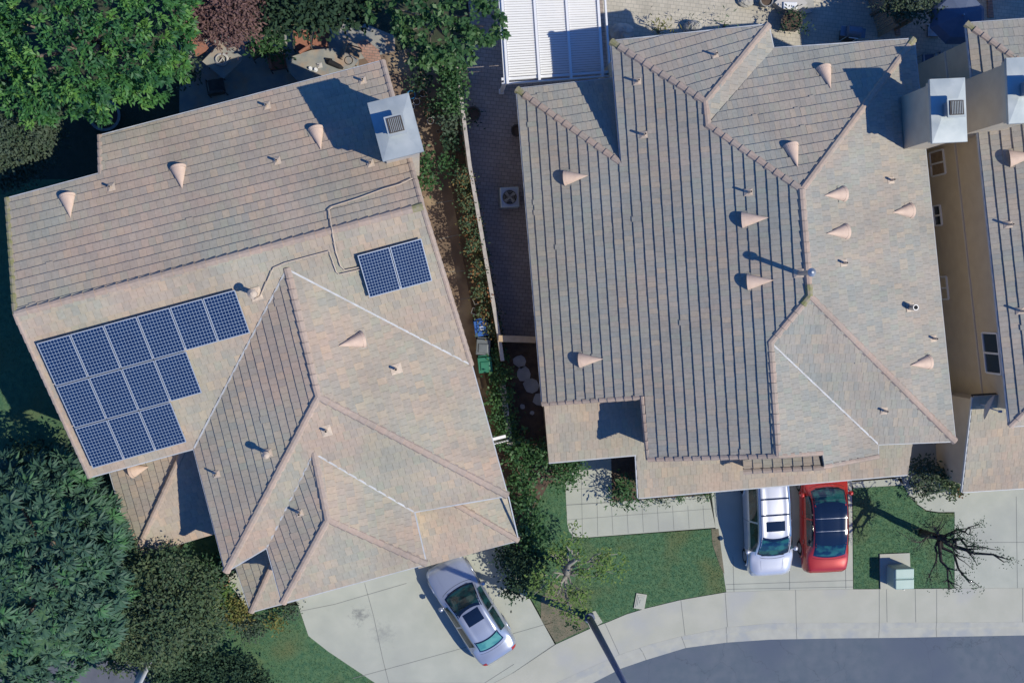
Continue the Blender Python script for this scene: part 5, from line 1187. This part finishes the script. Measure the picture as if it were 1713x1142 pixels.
# candles, tray, tools on the wide table
for x, y, lb in ((519,115,'white candle on the wide table, leftmost'),(528,117,'white candle on the wide table, right of its twin')):
    p = P(x,y,.75); b = MB(); b.lathe((p.x,p.y,.752), [(.001,.12),(.05,.12),(.055,0)], 12); b.lathe((p.x,p.y,.752), [(.085,0),(.085,.02),(.06,.02)], 12); tag(b.build('candle', 'white'), lb, 'candle', 'candles on the wide table')
p = P(535,110,.75); b = MB(); b.box((p.x,p.y,.765), (.2,.2,.03), .2); b.box((p.x,p.y,.80), (.1,.1,.04), .2); b.tube([(p.x,p.y,.82),(p.x,p.y,.95)], .01, 6); tag(b.build('lantern', 'whitering'), 'small square white lantern on the wide table', 'lantern')
p = P(560,108,.75); b = MB(); b.tube([(p.x-.3,p.y+.12,.79),(p.x-.22,p.y+.08,.82),(p.x+.2,p.y-.10,.80),(p.x+.34,p.y-.16,.78)], [.07,.12,.10,.04], 10); b.tube([(p.x-.36,p.y+.2,.8),(p.x-.1,p.y+.16,.84)], .05, 8); tag(b.build('folded_cloth', 'rubber'), 'dark folded cloth bundle on the wide table', 'cloth')
# bench by the hedge
root = empty('bench', P(770,125,0), label='dark slatted bench against the wall on the side yard pavers', cat='bench'); b = MB(); a, e = P(769,112,.45), P(774,142,.45)
for i in range(4): b.beam(a+Vector((i*.09,0,0)), e+Vector((i*.09,0,0)), .07, .04)
b.build('seat', 'wood', root)
for t in (.1, .9):
    q = a.lerp(e, t); b = MB(); b.box((q.x+.13, q.y, .21), (.3,.06,.42)); b.build('leg', 'darkpot', root)

# ---------------------------------------------------------------- patio of house 2
def boulder(px, r, z, label):
    c = P(*px, 0); b = MB(); vs = []; n, m_ = 14, 7
    for i in range(m_+1):
        th = math.pi/2*i/m_
        for k in range(n): 
            rr = r*random.uniform(.86,1.08); vs.append((c.x+rr*math.sin(th+.15)*math.cos(2*math.pi*k/n)*1.2, c.y+rr*math.sin(th+.15)*math.sin(2*math.pi*k/n), z*math.cos(th)*random.uniform(.9,1.05)))
    b.add(vs, [(i*n+k, (i+1)*n+k, (i+1)*n+(k+1) % n, i*n+(k+1) % n) for i in range(m_) for k in range(n)]+[tuple(range(n))]); tag(b.build('boulder', 'boulder', smooth=False), label, 'boulder', 'garden boulders')
boulder((1040,58), .45, .55, 'pale boulder at the roof corner beside the patio cover'); boulder((1158,48), .32, .5, 'white rounded boulder at the roof edge in the middle of the patio'); boulder((1247,2), .3, .3, 'small boulder at the top edge of the sunny patio')
# round fire bowl / white curved seat at the top
c = P(1318,-2,0); root = empty('garden_bench', c, label='white curved seat at the top of the patio', cat='seat'); b = MB(); vs = []
for r, z in ((.5,0),(.5,.4),(.95,.4),(.95,0)):
    for k in range(13): a = -2.4+k*.14; vs.append((c.x+r*math.cos(a)*1.0, c.y+.35+r*math.sin(a), z))
b.add(vs, [(i*13+k, i*13+k+1, (i+1)*13+k+1, (i+1)*13+k) for i in range(3) for k in range(12)]+[(0,13,26,39),(12,51,38,25)]); b.build('seat', 'whitering', root)
b = MB(); b.box((c.x-.05, c.y-.42, .44), (.6,.3,.08)); o = b.build('cushion', 'white', root); bevel(o, .03)
c = P(1357,18,0); b = MB(); b.prism([P(x,y,0)[:2] for x,y in ((1340,-10),(1358,-10),(1361,16),(1356,22),(1330,28),(1324,22))], 0, .1); tag(b.build('stone_step', 'boulder'), 'pale low stone step right of the white curved seat', 'step')
# barbecue
c = P(1414,62,0); root = empty('barbecue', c, math.radians(-5), label='blue-grey barbecue cart in the shade above the roof edge', cat='barbecue'); M['bbq'] = mat('bluegrey_metal', (.16,.20,.26), rough=.4, metal=.3)
b = MB(); b.box((0,0,.45), (.6,.42,.75)); b.build('cart', 'darkpot', root, world=False)
b = MB(); b.tube([(-.3,0,.9),(-.28,0,.9),(.28,0,.9),(.3,0,.9)], [.12,.24,.24,.12], 14); b.build('lid', 'bbq', root, world=False)
b = MB(); b.box((.42,0,.82), (.24,.4,.03)); b.box((-.42,0,.82), (.24,.4,.03)); b.build('side_shelf', 'bbq', root, world=False); b = MB(); b.tube([(-.2,-.28,.95),(.2,-.28,.95)], .02, 6); b.tube([(-.25,-.2,.02),(-.25,-.2,.8)], .025, 6); b.tube([(.25,-.2,.02),(.25,-.2,.8)], .025, 6); b.build('handle', 'white', root, world=False)
# umbrella (shaded)
c = P(1560,52,0); root = empty('parasol', c, label='navy octagonal parasol in the shade between the two right-hand roofs', cat='parasol'); M['navy'] = mat('navy_canvas', (.12,.15,.22), (.10,.13,.20), 3)
b = MB(); n = 8; ang = [math.pi/8+k*math.pi/4 for k in range(8)]; vs = [(c.x, c.y, 2.6)]+[(c.x+1.0*math.cos(a), c.y+.9*math.sin(a), 2.35) for a in ang]+[(c.x+1.25*math.cos(a), c.y+1.15*math.sin(a), 2.12) for a in ang]
b.add(vs, [(0,1+k,1+(k+1) % 8) for k in range(8)]+[(1+k,9+k,9+(k+1) % 8,1+(k+1) % 8) for k in range(8)]); b.build('canopy', 'navy', root)
b = MB(); b.tube([(c.x,c.y,0),(c.x,c.y,2.7)], .03, 8); b.box((c.x,c.y,.05), (.5,.5,.1)); b.build('pole', 'steel', root)
for x, y, rz, lb in ((1545,105,.1,'navy garden chair in deep shade beside the roof corner, left one'),(1572,102,-.1,'navy garden chair in deep shade beside the roof corner, right one')):
    c = P(x,y,0); root = empty('garden_chair', c, rz, label=lb, cat='chair', group='navy garden chairs'); b = MB(); b.box((0,0,.42), (.5,.5,.06)); b.build('seat', 'navy', root, world=False); b = MB(); b.box((0,-.27,.68), (.5,.05,.5)); b.build('backrest', 'navy', root, world=False)
    for s_ in (-1,1): b = MB(); b.tube([(s_*.27,-.25,0),(s_*.27,-.25,.62),(s_*.27,.25,.62),(s_*.27,.25,0)], .02, 6); b.build('armrest', 'steel', root, world=False)
# slatted wooden fence between the patios
def fence(p0, p1, label, h=1.7, m='wood'):
    A, B = P(*p0, 0), P(*p1, 0); root = empty('wooden_fence', A, label=label, cat='fence'); d = (B-A); n = max(2, int(d.length/.16)); b = MB()
    rz = math.atan2(d.y, d.x)
    for i in range(n):
        q = A.lerp(B, (i+.5)/n); b.box((q.x, q.y, h/2), (.13,.025,h), rz)
    b.build('fence_boards', m, root)
    for t in (0,.5,1): q = A.lerp(B, t); b = MB(); b.box((q.x, q.y, h/2+.05), (.1,.1,h+.1), rz); b.build('post', m, root)
    b = MB(); b.beam(A+Vector((0,0,h-.1)), B+Vector((0,0,h-.1)), .08, .06); b.build('rail', m, root)
fence((1432,-70), (1470,60), 'brown board fence in shade between the patio and the parasol'); fence((1488,-70), (1497,50), 'second board fence, nearer the navy parasol', 1.5)
M['redpost'] = mat('brick_red_strip', (.24,.10,.07))
b = MB(); b.prism([P(x,y,0)[:2] for x,y in ((1494,10),(1502,10),(1506,60),(1498,60))], 0, .04); tag(b.build('brick_border', 'redbrick'), 'thin red brick border right of the fences', 'border')
b = MB(); b.prism([P(x,y,0)[:2] for x,y in ((1650,-30),(1656,-30),(1662,30),(1652,30))], 0, .04); tag(b.build('brick_border', 'redbrick'), 'thin red brick border at the top right, above the right roof', 'border')
wall_run('garden_wall', [(1560,-6),(1660,-14)], 1.2, .15, 'blockwall', 'low wall with a pale coping at the top right', 'stucco_light')
b = MB(); p = P(352,1008,0)
